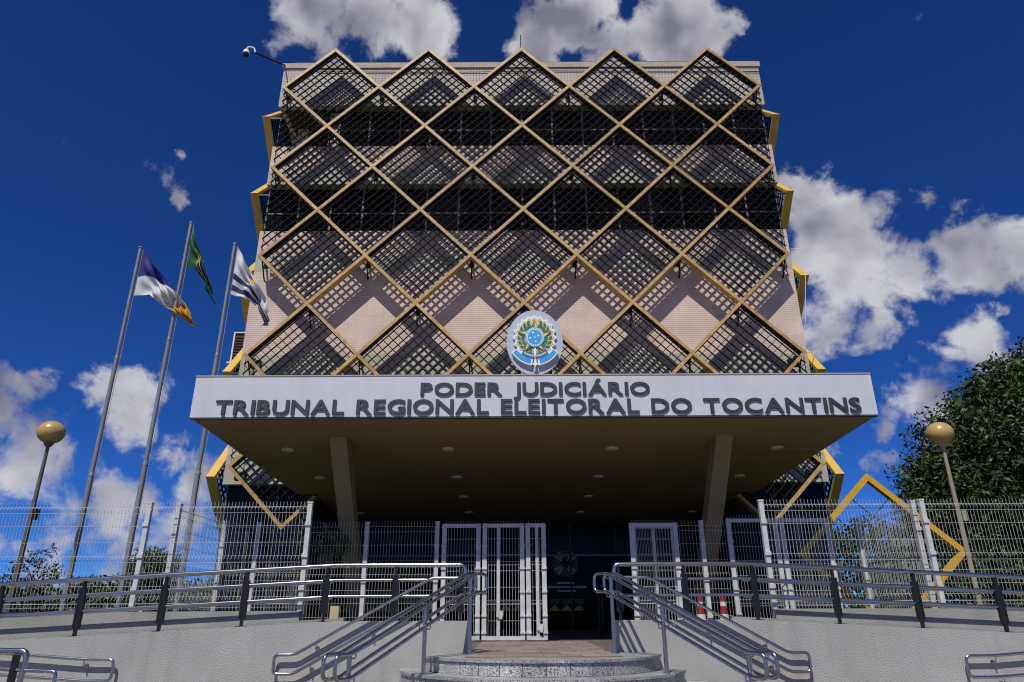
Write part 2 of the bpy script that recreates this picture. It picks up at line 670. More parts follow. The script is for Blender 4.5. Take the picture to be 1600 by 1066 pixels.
steps = thing('round_steps', 'semicircular granite steps leading up to the open gate', 'steps', (C, 10.2, 0))
NR, RH, TD = 5, LAND / 5, .30
for i in range(NR):
    zt = LAND - i * RH
    r = 1.60 + i * TD
    core = MB().add(*ring(.02, r - .045, .002 if i == NR - 1 else zt - RH - .02, zt - .031))
    core.build('step_core', M['dark_trim'], steps, fix=True)
    tr = MB().add(*ring(.02 if i == 0 else r - TD - .06, r, zt - .03, zt))
    tr.build('tread', M['granite'], steps, smooth=True, fix=True)
    nt_ = max(6, int(math.pi * r / .27))
    for k in range(nt_):
        g = .5 * 180 / math.pi * .008 / r
        a0 = 180 + 180 * k / nt_ + g
        a1 = 180 + 180 * (k + 1) / nt_ - g
        t = MB().add(*ring(r - .045, r - .022 + random.uniform(-.0015, .0015), zt - RH + .004, zt - .034, a0, a1, 3))
        t.build('riser_tile', M['granite'], steps, fix=True)
# terrace paving slabs seen through the gateway
pv = tag(MB().box(C - .97, C + .97, 9.30, 14.3, LAND + .0005, LAND + .004).build('paving_joint_bed', M['terrace']), kind='structure')
y = 9.32
row = 0
sl = None
while y < 14.1:
    x = -.96 + (-.24 if row % 2 else 0)
    while x < .95:
        a, b = max(x, -.96), min(x + .477, .96)
        if b - a > .06:
            if abs(a + b) / 2 > 0 and math.hypot(max(abs(a), abs(b)), y - 10.29) < 1.55 or y > 10.2:
                MB().box(C + a, C + b - .006, y, y + .472, LAND + .0045, LAND + .009 + random.uniform(0, .002)).build('paving_slab', M['slab'], pv)
        x += .48
    y += .48
    row += 1


# ------------------------------------------------------------------ the court building
YF, HW = 20.0, 8.72
bld = thing('court_building', 'beige brick office block with dark window bands behind diamond sun screens', 'building', (C, YF, LAND))
x0, x1 = C - HW, C + HW


def band(name, za, zb, m, proud=0.0, y1=34.0):
    return MB().box(x0 - proud, x1 + proud, YF - proud, y1 + proud, e(za), e(zb)).build(name, m, bld)


band('roof_coping', 18.62, 18.84, M['coping'], .05)
MB().box(x0 + .35, x1 - .05, YF + .02, 33.9, e(18.841), e(18.93)).build('roof_flashing', M['dark_trim'], bld)
band('parapet', 17.48, 18.618, M['tile'])
band('beam', 16.91, 17.478, M['concrete'], .004)
band('brick_wall', 14.18, 15.17, M['brick'])
band('beam', 13.61, 14.178, M['concrete'], .004)
band('brick_wall', 10.85, 11.78, M['brick'])
band('beam', 10.31, 10.848, M['concrete'], .004)
band('brick_wall', 7.41, 10.308, M['brick'])
band('beam', 6.60, 7.408, M['concrete'], .004)
band('brick_wall', 4.30, 6.598, M['brick'])
band('beam', 3.45, 4.298, M['concrete'], .004)
# floor cores behind the window bands
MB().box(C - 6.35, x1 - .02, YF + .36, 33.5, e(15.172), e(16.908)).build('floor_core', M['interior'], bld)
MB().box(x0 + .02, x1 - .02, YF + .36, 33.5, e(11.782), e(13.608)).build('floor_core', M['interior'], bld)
MB().box(C - 8.35, C - 7.95, YF + 1.2, YF + 1.6, e(15.172), e(16.908)).build('corner_column', M['concrete'], bld)
MB().box(C - 6.9, C - 6.4, YF + .3, YF + .6, e(15.172), e(16.908)).build('corner_column', M['concrete'], bld)
MB().box(x0 + .2, C - 6.36, YF + .2, 33, e(16.86), e(16.908)).build('loggia_shade_plate', M['interior'], bld)  # near-black plate added below the beam; its colour stands in for shade
# ground floor: dark glazing beside the porch, porch walls
for s in (-1, 1):
    a, b = sorted((C + s * 6.45, C + s * (HW - .05)))
    MB().box(a, b, YF + .3, 30, LAND, e(3.448)).build('side_glazing', M['navy'], bld)
    for k in range(4):
        xx = a + (b - a) * k / 3
        MB().box(xx - .03, xx + .03, YF + .26, YF + .299, LAND, e(3.446)).build('mullion', M['dark_trim'], bld)
    a, b = sorted((C + s * 6.0, C + s * 6.44))
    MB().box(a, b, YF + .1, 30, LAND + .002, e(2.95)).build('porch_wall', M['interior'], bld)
# windows: units of two panes, one over the other
wf = MB()
uw = 1.09
for rowi, (za, zb, lo) in enumerate(((15.172, 16.908, 2), (11.782, 13.608, 0))):
    n = 16
    for k in range(lo, n):
        xa = x0 + .02 + (2 * HW - .04) * k / n
        xb = x0 + .02 + (2 * HW - .04) * (k + 1) / n
        z0, z1 = e(za) + .002, e(zb) - .002
        zm = z0 + (z1 - z0) * (.5 if rowi == 0 else .45)
        f = MB()
        t = .03
        f.box(xa, xa + t, YF + .24, YF + .31, z0, z1)
        f.box(xb - t, xb - .002, YF + .24, YF + .31, z0, z1)
        f.box(xa + t, xb - t, YF + .24, YF + .31, z0, z0 + t)
        f.box(xa + t, xb - t, YF + .24, YF + .31, z1 - t, z1)
        f.box(xa + t, xb - t, YF + .24, YF + .31, zm - t / 2, zm + t / 2)
        w = f.build('window', M['mull'], bld)
        MB().box(xa + t, xb - t, YF + .27, YF + .29, z0 + t, zm - t / 2).build('pane', M['glass'], w)
        MB().box(xa + t, xb - t, YF + .27, YF + .29, zm + t / 2, z1 - t).build('pane', M['glass'], w)
# cables along the parapet, down pipe wire at the right corner
MB().tube([(x0 + 1.3, YF - .03, e(18.45)), (C - 3, YF - .03, e(18.40)), (C + 1, YF - .03, e(18.44)), (x1, YF - .03, e(18.38))], .014, 5).build('cable', M['iron'], bld)
MB().tube([(x0 + .1, YF - .04, e(18.5)), (x0 + .25, YF - .05, e(17.8)), (x0 + .5, YF - .04, e(17.6))], .016, 5).build('cable', M['iron'], bld)
MB().tube([(x1 + .02, YF - .06, e(11.0)), (x1 + .42, YF - .06, e(11.0)), (x1 + .43, YF - .06, e(10.6)), (x1 + .1, YF - .02, e(8.4))], .010, 5).build('cable', M['white_trim'], bld)
# lightning rod on the roof
lr = thing('lightning_rod', 'thin lightning rod above the middle of the roof', 'lightning rod', (C, YF + .4, e(18.93)))
MB().tube([(C, YF + .4, e(18.93)), (C, YF + .4, e(20.6))], .018, 6).build('rod', M['iron'], lr)
MB().lathe([(.07, e(18.93)), (.05, e(19.05))], C, YF + .4, 10).build('base', M['iron'], lr)

# ------------------------------------------------------------------ entrance glazing under the porch
GY = 23.6
ent = thing('entrance_glazing', 'dark glass entrance front with round emblem in the shade of the porch', 'glass front', (C, GY, LAND))
gz1 = e(2.70)
ne = 8
for k in range(ne):
    xa = C - 5.99 + 11.98 * k / ne
    xb = C - 5.99 + 11.98 * (k + 1) / ne
    MB().box(xa + .03, xb - .03, GY, GY + .02, LAND + .05, LAND + 2.2).build('glass_panel', M['glass'], ent)
    MB().box(xa + .03, xb - .03, GY, GY + .02, LAND + 2.27, gz1).build('glass_panel', M['navy'], ent)
    MB().box(xa - .03, xa + .03, GY - .03, GY + .05, LAND, gz1).build('mullion', M['dark_trim'], ent)
MB().box(C - 5.96, C + 5.96, GY - .02, GY + .04, LAND + 2.2, LAND + 2.27).build('transom', M['mull'], ent)
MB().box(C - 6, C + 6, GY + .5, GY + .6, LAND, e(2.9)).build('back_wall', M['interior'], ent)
green = mat('decal_green', (.012, .13, .06), .6)
cream = mat('decal_cream', (.35, .36, .24), .6)
yel = mat('decal_yellow', (.55, .40, .03), .6)
wht = mat('decal_white', (.5, .5, .5), .6)
ex, ezc = 1.70, LAND + 1.98
d1, d2 = MB(), MB()
for k in range(16):
    a0, a1 = 2 * math.pi * k / 16, 2 * math.pi * (k + .8) / 16
    q = [(ex + r * math.cos(a), ezc + r * math.sin(a)) for r, a in ((.10 + .06 * (k % 2), a0), (.42, a0), (.42, a1), (.10 + .06 * (k % 2), a1))]
    (d1 if k % 4 in (0, 3) else d2).prism_y(q[::-1], GY - .012, GY - .002)
tag(d1.build('emblem_print', green, ent, fix=True), kind='stuff')
tag(d2.build('emblem_print', cream, ent, fix=True), kind='stuff')
d3 = MB()
for (a, b, z) in ((-.28, .28, -.60), (-.66, .66, -.72), (-.3, .32, -.84)):
    d3.box(ex + a, ex + b, GY - .012, GY - .002, ezc + z - .03, ezc + z + .03)
tag(d3.build('print_line', wht, ent), kind='stuff')
g_, y_ = MB(), MB()
for k in range(20):
    xa = C - 5.88 + k * .39
    z = ezc - 1.30
    g_.prism_y([(xa + .02, z + .22), (xa + .08, z + .06), (xa + .31, z + .06), (xa + .37, z + .22)], GY - .04, GY - .032)
    y_.prism_y([(xa + .0, z - .13), (xa + .19, z + .05), (xa + .38, z - .13)], GY - .04, GY - .032)
tag(g_.build('stripe', green, ent, fix=True), kind='stuff')
tag(y_.build('stripe', yel, ent, fix=True), kind='stuff')
for k, (qx, qy) in enumerate(((2.15, 18.6), (2.35, 19.6), (2.5, 20.6), (2.75, 19.0), (3.0, 20.2))):
    q = thing('queue_post', 'slim steel queue post in the dark entrance porch', 'queue post', (qx, qy, LAND), 'queue posts in the porch')
    MB().lathe([(.16, LAND + .001), (.16, LAND + .02), (.03, LAND + .05)], qx, qy, 16).build('base', M['post'], q, smooth=True)
    MB().tube([(qx, qy, LAND + .04), (qx, qy, LAND + .95)], .02, 8).build('pole', M['post'], q, smooth=True)

# ------------------------------------------------------------------ canopy
YC = 12.43
cz0, cz1 = e(3.366), e(4.17)
CW0, CW1 = C - 6.36, C + 6.40
can = thing('entrance_canopy', 'wide white entrance canopy on two raking columns carrying the lettering', 'canopy', (C, YC, LAND))
sl_ = -.0437


def soff(y):
    return e(3.366) + sl_ * (y - YC)


m = MB()
ye = 24.3
vs = [(CW0 + .02, YC + .05, soff(YC)), (CW1 - .02, YC + .05, soff(YC)), (CW1 - .02, YF - .002, soff(YF)), (CW0 + .02, YF - .002, soff(YF)),
      (CW0 + .02, YC + .05, cz1 - .03), (CW1 - .02, YC + .05, cz1 - .03), (CW1 - .02, YF - .002, cz1 - .03), (CW0 + .02, YF - .002, cz1 - .03)]
m.add(vs, [(0, 3, 2, 1), (4, 5, 6, 7), (0, 1, 5, 4), (2, 3, 7, 6), (0, 4, 7, 3), (1, 2, 6, 5)])
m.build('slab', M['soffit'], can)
m = MB()
vs = [(C - 6.0, YF, soff(YF)), (C + 6.0, YF, soff(YF)), (C + 6.0, ye, soff(ye)), (C - 6.0, ye, soff(ye)),
      (C - 6.0, YF, e(3.44)), (C + 6.0, YF, e(3.44)), (C + 6.0, ye, e(3.44)), (C - 6.0, ye, e(3.44))]
m.add(vs, [(0, 3, 2, 1), (4, 5, 6, 7), (0, 1, 5, 4), (2, 3, 7, 6), (0, 4, 7, 3), (1, 2, 6, 5)])
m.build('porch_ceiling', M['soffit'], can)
MB().box(CW0, CW1, YC, YC + .049, cz0 + .012, cz1).build('fascia', M['fascia'], can)
MB().box(CW0 + .002, CW0 + .03, YC + .0495, YF - .1, cz0 - .0, cz1 - .002).build('side_fascia', M['fascia'], can)
MB().box(CW1 - .03, CW1 - .002, YC + .0495, YF - .1, cz0 - .0, cz1 - .002).build('side_fascia', M['fascia'], can)
MB().box(CW0 + .005, CW1 - .005, YC + .006, YC + .08, cz0 - .016, cz0 + .0115).build('drip_edge', M['dark_trim'], can)
MB().box(CW0 - .01, CW1 + .01, YC - .012, YC + .12, cz1 + .0005, cz1 + .022).build('coping', M['coping'], can)
for s in (-1, 1):
    xx = C + s * 3.92
    a = Vector((xx, 13.95, soff(13.95) + .02))
    b = Vector((xx, 17.4, LAND - .0))
    m = MB()
    hw, dp = .17, .46
    m.add([(xx - hw, a.y - dp / 2, soff(a.y - dp / 2) + .01), (xx + hw, a.y - dp / 2, soff(a.y - dp / 2) + .01),
           (xx + hw, a.y + dp / 2, soff(a.y + dp / 2) + .01), (xx - hw, a.y + dp / 2, soff(a.y + dp / 2) + .01),
           (xx - hw, b.y - dp / 2, LAND), (xx + hw, b.y - dp / 2, LAND), (xx + hw, b.y + dp / 2, LAND), (xx - hw, b.y + dp / 2, LAND)],
          [(0, 1, 2, 3), (7, 6, 5, 4), (0, 4, 5, 1), (1, 5, 6, 2), (2, 6, 7, 3), (3, 7, 4, 0)])
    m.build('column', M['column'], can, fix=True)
for ry in (14.67, 17.35, 19.8, 22.3):
    for cx in (-5.2, -1.76, 1.76, 5.3):
        zz = soff(ry)
        l = MB().lathe([(.125, zz - .035), (.14, zz - .02), (.14, zz + .01)], C + cx, ry, 20).build('downlight', M['lamp_white'], can, smooth=True)
MB().bar((C + 5.45, 14.75, soff(14.75) - .02), (C + 6.3, 14.75, soff(14.75) - .02), .03, .03).build('conduit', M['column'], can)


# ------------------------------------------------------------------ lettering on the fascia
def letter_mesh(ch):
    cu = bpy.data.curves.new('letter', 'FONT')
    cu.body = ch
    cu.size = 1.0
    cu.offset = .018
    cu.extrude = .5
    cu.resolution_u = 4
    ob = bpy.data.objects.new('letter', cu)
    COL.objects.link(ob)
    dg = bpy.context.evaluated_depsgraph_get()
    me = bpy.data.meshes.new_from_object(ob.evaluated_get(dg))
    bpy.data.objects.remove(ob)
    bpy.data.curves.remove(cu)
    return me


_lm = {}


def lettering(text, xa, xb, zb, h, y_front, depth, material, parent, gap=.075, space=.30):
    """letters cap height h between xa and xb, front faces at y_front"""
    ws = []
    for ch in text:
        if ch == ' ':
            ws.append(None)
            continue
        if ch not in _lm:
            me = letter_mesh(ch)
            co = np.empty(len(me.vertices) * 3)
            me.vertices.foreach_get('co', co)
            co = co.reshape(-1, 3)
            _lm[ch] = (me, co[:, 0].min(), co[:, 0].max())
        ws.append(_lm[ch])
    co = np.empty(len(_lm['E'][0].vertices) * 3) if 'E' in _lm else None
    caph = None
    for ref in 'EITN':
        if ref in _lm:
            co = np.empty(len(_lm[ref][0].vertices) * 3)
            _lm[ref][0].vertices.foreach_get('co', co)
            co = co.reshape(-1, 3)
            caph, base = co[:, 1].max() - co[:, 1].min(), co[:, 1].min()
            break
    if caph is None:
        co = np.empty(len(ws[0][0].vertices) * 3)
        ws[0][0].vertices.foreach_get('co', co)
        co = co.reshape(-1, 3)
        caph, base = .73, 0
    tot = sum(space if w is None else w[2] - w[1] for w in ws) + gap * (len(ws) - 1)
    sx = (xb - xa) / tot
    sz = h / caph
    x = xa
    for ch, w in zip(text, ws):
        if w is None:
            x += (space + gap) * sx
            continue
        me, a, b = w
        o = bpy.data.objects.new('letter', me)
        if not me.materials:
            me.materials.append(material)
        COL.objects.link(o)
        o.parent = parent
        o.matrix_parent_inverse = p_world(parent).inverted()
        # local x -> world x, local y -> world z, local z(extrude) -> world -y
        o.matrix_basis = (Matrix.Translation((x - a * sx, y_front + depth / 2, zb - base * sz))
                          @ Matrix.Rotation(R(90), 4, 'X') @ Matrix.Diagonal((sx, sz, depth, 1)))
        x += (b - a + gap) * sx


t1 = thing('sign_lettering', 'upper line of raised grey letters reading PODER JUDICIÁRIO on the canopy', 'lettering', (C, YC - .05, e(3.79)))
lettering('PODER JUDICIÁRIO', C - 2.10, C + 2.20, e(3.775), .25, YC - .032, .0315, M['letter'], t1)
t2 = thing('sign_lettering', 'long lower line of raised grey letters reading TRIBUNAL REGIONAL ELEITORAL DO TOCANTINS', 'lettering', (C, YC - .05, e(3.42)))
lettering('TRIBUNAL REGIONAL ELEITORAL DO TOCANTINS', C - 5.90, C + 6.10, e(3.42), .28, YC - .032, .0315, M['letter'], t2)

# ------------------------------------------------------------------ round emblem on the canopy
EY = YC + .06
emc = (C + .06, e(4.19) + .68)
emb = thing('emblem_plaque', 'oval grey plaque with coloured star coat of arms above the canopy', 'emblem', (emc[0], EY, e(4.19)))
SX, SZ = .545 / 350, .675 / 390


def epoly(pts, y0, y1, m, name='relief', cx=0, cz=0):
    return MB().prism_y([(emc[0] + (x + cx) * SX, emc[1] + (z + cz) * SZ) for x, z in pts], y0, y1).build(name, m, emb, fix=True)


def circ(r, n=40, cx=0, cz=0):
    return [(cx + r * math.cos(2 * math.pi * k / n), cz + r * math.sin(2 * math.pi * k / n)) for k in range(n)]


E = dict(grey=mat('plaque_grey', (.42, .47, .56), .5), white=mat('emblem_white', (.78, .80, .82), .5), cream=mat('emblem_cream', (.58, .53, .30), .5),
         green=mat('emblem_green', (.02, .16, .085), .5), yellow=mat('emblem_yellow', (.78, .66, .10), .5), red=mat('emblem_red', (.33, .05, .02), .5),
         blue=mat('emblem_blue', (.03, .33, .72), .5), dblue=mat('emblem_deep_blue', (.02, .16, .36), .5))
epoly([(350 * math.cos(a), 390 * math.sin(a)) for a in [2 * math.pi * k / 64 for k in range(64)]], EY, EY + .06, E['grey'], 'plaque')
MB().bar((emc[0] - .3, EY + .075, e(4.19)), (emc[0] - .3, EY + .075, e(5.0)), .05, .03).build('support', M['iron'], emb)
MB().bar((emc[0] + .3, EY + .075, e(4.19)), (emc[0] + .3, EY + .075, e(5.0)), .05, .03).build('support', M['iron'], emb)
cz = 45


def burst(ro, ri, n=20):
    return [((ro if k % 2 == 0 else ri) * math.sin(math.pi * k / n), (ro if k % 2 == 0 else ri) * 1.0 * math.cos(math.pi * k / n)) for k in range(2 * n)]


epoly(burst(275, 240), EY - .045, EY - .001, E['white'], 'sunburst', 0, cz)
epoly(burst(250, 218), EY - .052, EY - .046, E['cream'], 'sunburst', 0, cz)
for sgn in (-1, 1):      # laurel branches: leaf by leaf
    for k in range(9):
        a = R(-70 + 17 * k)
        for off in (-1, 1):
            px = sgn * (172 + off * 22) * math.cos(a)
            pz = (172 + off * 22) * math.sin(a)
            ta = a + R(90) - off * R(35)
            L_, W_ = 66, 27
            ux, uz = math.cos(ta), math.sin(ta)
            q = [(px + sgn * 0 - sgn * ux * -L_ * .5, pz - uz * L_ * .5), (px + sgn * -uz * W_, pz + ux * W_ * .6), (px + sgn * ux * L_ * .5, pz + uz * L_ * .5), (px + sgn * uz * W_, pz - ux * W_ * .6)]
            q = [(px - sgn * ux * L_ * .5, pz - uz * L_ * .5), (px - sgn * uz * W_ * .7, pz + ux * W_ * .7),
                 (px + sgn * ux * L_ * .5, pz + uz * L_ * .5), (px + sgn * uz * W_ * .7, pz - ux * W_ * .7)]
            epoly(q, EY - .057 - .001 * (off + 1) - .0004 * k, EY - .0525, E['green'], 'leaf', 0, cz)
star = [((218 if k % 2 == 0 else 98) * math.sin(math.pi * k / 5), (218 if k % 2 == 0 else 98) * math.cos(math.pi * k / 5)) for k in range(10)]
epoly(star, EY - .066, EY - .0625, E['red'], 'star_border', 0, cz)
for k in range(5):
    a = 2 * math.pi * k / 5
    tip = (196 * math.sin(a), 196 * math.cos(a))
    for sgn, mm in ((-1, 'green'), (1, 'yellow')):
        b = (92 * math.sin(a + sgn * math.pi / 5), 92 * math.cos(a + sgn * math.pi / 5))
        epoly([(0, 0), tip, b], EY - .070, EY - .0665, E[mm], 'star_facet', 0, cz)
epoly(circ(122), EY - .076, EY - .0705, E['blue'], 'roundel', 0, cz)
epoly(circ(112), EY - .079, EY - .0765, E['white'], 'roundel_ring', 0, cz)
for k in range(27):
    a = 2 * math.pi * k / 27
    epoly(circ(7, 6, 101 * math.cos(a), 101 * math.sin(a)), EY - .081, EY - .0795, E['dblue'], 'ring_dot', 0, cz)
epoly(circ(88), EY - .083, EY - .0795, E['blue'], 'roundel', 0, cz)
for px, pz, r in ((-22, 52, 13), (45, 14, 13), (2, -5, 9), (-60, -14, 12), (12, -56, 12)):
    epoly(circ(r, 8, px, pz), EY - .086, EY - .0835, E['white'], 'small_star', 0, cz)


def arc_band(r0, r1, a0, a1, cx=0, cz_=0, n=12):
    p = [(cx + r1 * math.sin(a), cz_ - r1 * math.cos(a)) for a in [a0 + (a1 - a0) * k / n for k in range(n + 1)]]
    q = [(cx + r0 * math.sin(a), cz_ - r0 * math.cos(a)) for a in [a1 + (a0 - a1) * k / n for k in range(n + 1)]]
    return p + q


for sgn in (-1, 1):
    a0, a1 = sorted((sgn * R(6), sgn * R(56)))
    epoly(arc_band(255, 345, a0, a1, 0, 55), EY - .075, EY - .001, E['white'], 'ribbon')
    a0, a1 = sorted((sgn * R(10), sgn * R(54)))
    epoly(arc_band(275, 330, a0, a1, 0, 55), EY - .079, EY - .0755, E['blue'], 'ribbon_face')
    a0, a1 = sorted((sgn * R(2), sgn * R(38)))
    epoly(arc_band(215, 272, a0, a1, 0, 62), EY - .087, EY - .083, E['dblue'], 'ribbon_fold')
    epoly(arc_band(234, 252, *sorted((sgn * R(4), sgn * R(34))), 0, 62), EY - .0885, EY - .0875, E['cream'], 'ribbon_lettering')
epoly([(-12, -90), (12, -90), (16, -260), (30, -270), (30, -285), (16, -290), (0, -312), (-16, -290), (-30, -285), (-30, -270), (-16, -260)], EY - .094, EY - .089, E['white'], 'sword')
epoly([(-16, -185), (16, -185), (16, -215), (-16, -215)], EY - .099, EY - .0945, E['red'], 'sword_boss')
epoly(circ(8, 8, 0, -200), EY - .102, EY - .0995, E['white'], 'sword_boss')

# ------------------------------------------------------------------ diamond sun screens
W = 3.34
YL = 19.46
ZA0 = e(18.87)
HALF_IN = W / math.sqrt(2)
MW, MD = .098, .26
YB = YF - YL


def A_(i, k): return (k * W, ZA0 - i * W)
def B_(i, m_): return ((m_ + .5) * W, ZA0 - W / 2 - i * W)


def grille_mesh(n=10, depth=.056, th=.019, tri=0):
    """bars both ways inside one diamond, centred on the origin in the XZ plane; tri=-1/+1 keeps the left/right half"""
    g = MB()
    # dark rim lining the frame
    q = W / 2 - MW * .72 - .008
    if not tri:
        cs = [Vector((0, .02, q)), Vector((q, .02, 0)), Vector((0, .02, -q)), Vector((-q, .02, 0))]
        for a, b in zip(cs, cs[1:] + cs[:1]):
            g.bar(a, b, .014, .21, ext=-.012)
    for k in range(1, n + 1):
        t = -1 + 2 * k / (n + 1)
        # bars parallel to (1,1): offset along (1,-1)
        for fam in (1, -1):
            c0 = Vector((t * W / 4 * 1, 0, -fam * t * W / 4))
            half = W / 4 - MW * .36
            a = c0 + Vector((-half, 0, -fam * half))
            b = c0 + Vector((half, 0, fam * half))
            if tri:
                # clip to x*tri >= 0
                if a.x * tri < 0 and b.x * tri < 0:
                    continue
                if a.x * tri < 0: a = a + (b - a) * ((0 - a.x) / (b.x - a.x))
                elif b.x * tri < 0: b = b + (a - b) * ((0 - b.x) / (a.x - b.x))
                if (b - a).length < .05:
                    continue
            yy = (-.097 if fam > 0 else -.040)
            g.bar(a + Vector((0, yy, 0)), b + Vector((0, yy, 0)), th, depth)
    return g


def screen(thing_o, to_world, dirn, cols, gold, is_front):
    """to_world(u, z, off) -> world point; cols = list of A column indices"""
    nodes, edges = set(), []
    rows = 6
    for i in range(rows):
        for k in cols:
            for (bi, bm_) in ((i - 1, k - 1), (i - 1, k), (i, k - 1), (i, k)):
                if bi < 0 or bi > 4:
                    continue
                a, b = A_(i, k), B_(bi, bm_)
                if not is_front and bm_ < cols[0] - 1:
                    continue
                za, zb = a[1], b[1]
                p, q = Vector((a[0], a[1])), Vector((b[0], b[1]))
                cut_p = cut_q = MW / 2
                if is_front:
                    if i == 5 and abs(k) != 2:
                        continue
                    hi = cz1 + .03
                    lo = soff(YL) - .06
                    inside = lambda v: CW0 - C < v.x < CW1 - C
                    if inside(p) or inside(q):
                        if q.y < hi and p.y > hi and inside(q):
                            q = p + (q - p) * ((hi - p.y) / (q.y - p.y)); cut_q = 0
                        elif q.y > lo and p.y < lo and inside(q):
                            q = p + (q - p) * ((lo - p.y) / (q.y - p.y)); cut_q = 0
                        elif q.y < hi and q.y > lo and inside(q):
                            continue
                edges.append((p, q, cut_p, cut_q))
                nodes.add((round(a[0], 4), round(a[1], 4)))
                if cut_q: nodes.add((round(b[0], 4), round(b[1], 4)))
    for p, q, cp, cq in edges:
        t = (q - p).normalized()
        a, b = p + t * cp, q - t * cq
        MB().bar(to_world(a.x, a.y, 0), to_world(b.x, b.y, 0), MW, MD, dirn).build('frame_bar', gold, thing_o)
    for u, z in nodes:
        c_ = Vector(to_world(u, z, 0))
        n = Vector(dirn)
        s_ = Vector((0, 0, 1)).cross(n)
        h = MW / 2 * math.sqrt(2) + .004
        vs = []
        for d_ in (-MD / 2 - .004, MD / 2 + .004):
            for ax, az in ((h, 0), (0, h), (-h, 0), (0, -h)):
                vs.append(c_ + s_ * ax + Vector((0, 0, az)) + n * d_)
        MB().add(vs, [(0, 1, 2, 3), (7, 6, 5, 4), (0, 4, 5, 1), (1, 5, 6, 2), (2, 6, 7, 3), (3, 7, 4, 0)]).build('frame_node', gold, thing_o, fix=True)
    return nodes


fs = thing('diamond_sun_screen', 'gold diamond lattice with black grilles across the front facade', 'sun screen', (C, YL, e(2)))
nodes = screen(fs, lambda u, z, o: (C + u, YL + o, z), (0, 1, 0), [-2, -1, 0, 1, 2], M['gold'], True)
gm = grille_mesh().build('grille', M['iron'])
gl = grille_mesh(tri=1).build('grille', M['iron'])
gr = grille_mesh(tri=-1).build('grille', M['iron'])
protos = [gm, gl, gr]


def put(proto, x, z, parent=fs, rot=0, y=YL):
    c = copy_mesh(proto, parent, (x, y, z))
    c.rotation_euler = (0, 0, rot)
    return c


for i in range(5):
    for k in range(-2, 3):
        if i == 4 and abs(k) < 2:
            continue
        z = ZA0 - W / 2 - i * W
        put(gm, C + k * W, z)
for i in (0, 1, 3):
    for m_ in range(-3, 3):
        z = ZA0 - W - i * W
        x = C + (m_ + .5) * W
        if i == 3 and abs(m_ + .5) < 2 and z - W / 2 < cz1:
            # lower half of these dips behind the canopy: keep the whole grille only where it is free
            pass
        if m_ == -3:
            put(gl, x, z)
        elif m_ == 2:
            put(gr, x, z)
        elif i < 3:
            put(gm, x, z)
# upper halves of the grilles that end on the canopy
up = MB()
n_ = 10
zc_ = ZA0 - W - 3 * W
for k in range(1, n_ + 1):
    t = -1 + 2 * k / (n_ + 1)
    for fam in (1, -1):
        c0 = Vector((t * W / 4, 0, -fam * t * W / 4))
        half = W / 4 - MW * .36
        a, b = c0 + Vector((-half, 0, -fam * half)), c0 + Vector((half, 0, fam * half))
        if a.z > b.z: a, b = b, a
        lim = cz1 + .03 - zc_
        if b.z < lim + .05:
            continue
        if a.z < lim: a = a + (b - a) * ((lim - a.z) / (b.z - a.z))
        yy = -.097 if fam > 0 else -.040
        up.bar(a + Vector((0, yy, 0)), b + Vector((0, yy, 0)), .019, .056)
gu = up.build('grille', M['iron'])
protos.append(gu)
for m_ in range(-2, 2):
    put(gu, C + (m_ + .5) * W, zc_)
# thin edge wires, brackets back to the wall
for s in (-1, 1):
    for i in (0, 1, 3):
        x = C + s * 2.5 * W
        MB().tube([(x, YL, B_(i, 0)[1] - .1), (x, YL, B_(i + 1, 0)[1] + .1)], .014, 5).build('edge_wire', M['mull'], fs)
for (u, z) in sorted(nodes):
    if z < cz1 + .2 or z > e(18):
        continue
    x = C + u
    br = MB()
    br.bar((x, YL + .14, z), (x, YF - .006, z), .05, .05, (0, 0, 1))
    br.build('bracket', M['iron'], fs)
    MB().bar((x, YL + .15, z - .03), (x, YF - .01, z - .55), .035, .035, (1, 0, 0)).build('strut', M['iron'], fs)
    MB().box(x - .08, x + .08, YF - .02, YF - .0055, z - .12, z + .12).build('wall_plate', M['iron'], fs)
for s in (-1, 1):
    x = C + s * 2.5 * W - s * .28
    MB().box(x - .14, x + .14, YL + .02, YL + .22, B_(3, 0)[1] - .36, B_(3, 0)[1] - .12).build('floodlight', M['teal'], fs)
    MB().box(x - .14, x + .14, YL + .02, YL + .22, B_(4, 0)[1] - .36, B_(4, 0)[1] - .12).build('floodlight', M['teal'], fs)

YS0 = 20.95
for s in (-1, 1):
    xs = C + s * 9.50
    ss = thing('diamond_sun_screen', 'gold diamond lattice on the %s side wall, seen edge-on' % ('left' if s < 0 else 'right'), 'sun screen', (xs, YS0, e(2)))
    # u runs back along y; column 0 has its front node half a diamond behind B
    def tw(u, z, o, xs=xs):
        return (xs, YS0 + u + W / 2, z)
    nd = screen(ss, tw, (1, 0, 0), [0, 1, 2], M['gold_side'], False)
    for i in range(5):
        for k in range(3):
            put(gm, xs, ZA0 - W / 2 - i * W, ss, R(90), YS0 + k * W + W / 2)
    for i in range(4):
        for k in range(2):
            put(gm, xs, ZA0 - W - i * W, ss, R(90), YS0 + (k + .5) * W + W / 2)
    wall_x = C + s * HW
    for (u, z) in sorted(nd):
        if z > e(18.5) or z < e(3.5) or u > 4: continue
        y = YS0 + u + W / 2
        MB().bar((xs - s * .16, y, z - .05), (wall_x + s * .006, y, z - .05), .06, .06, (0, 0, 1)).build('bracket', M['teal'], ss)
for p in protos:
    bpy.data.objects.remove(p)

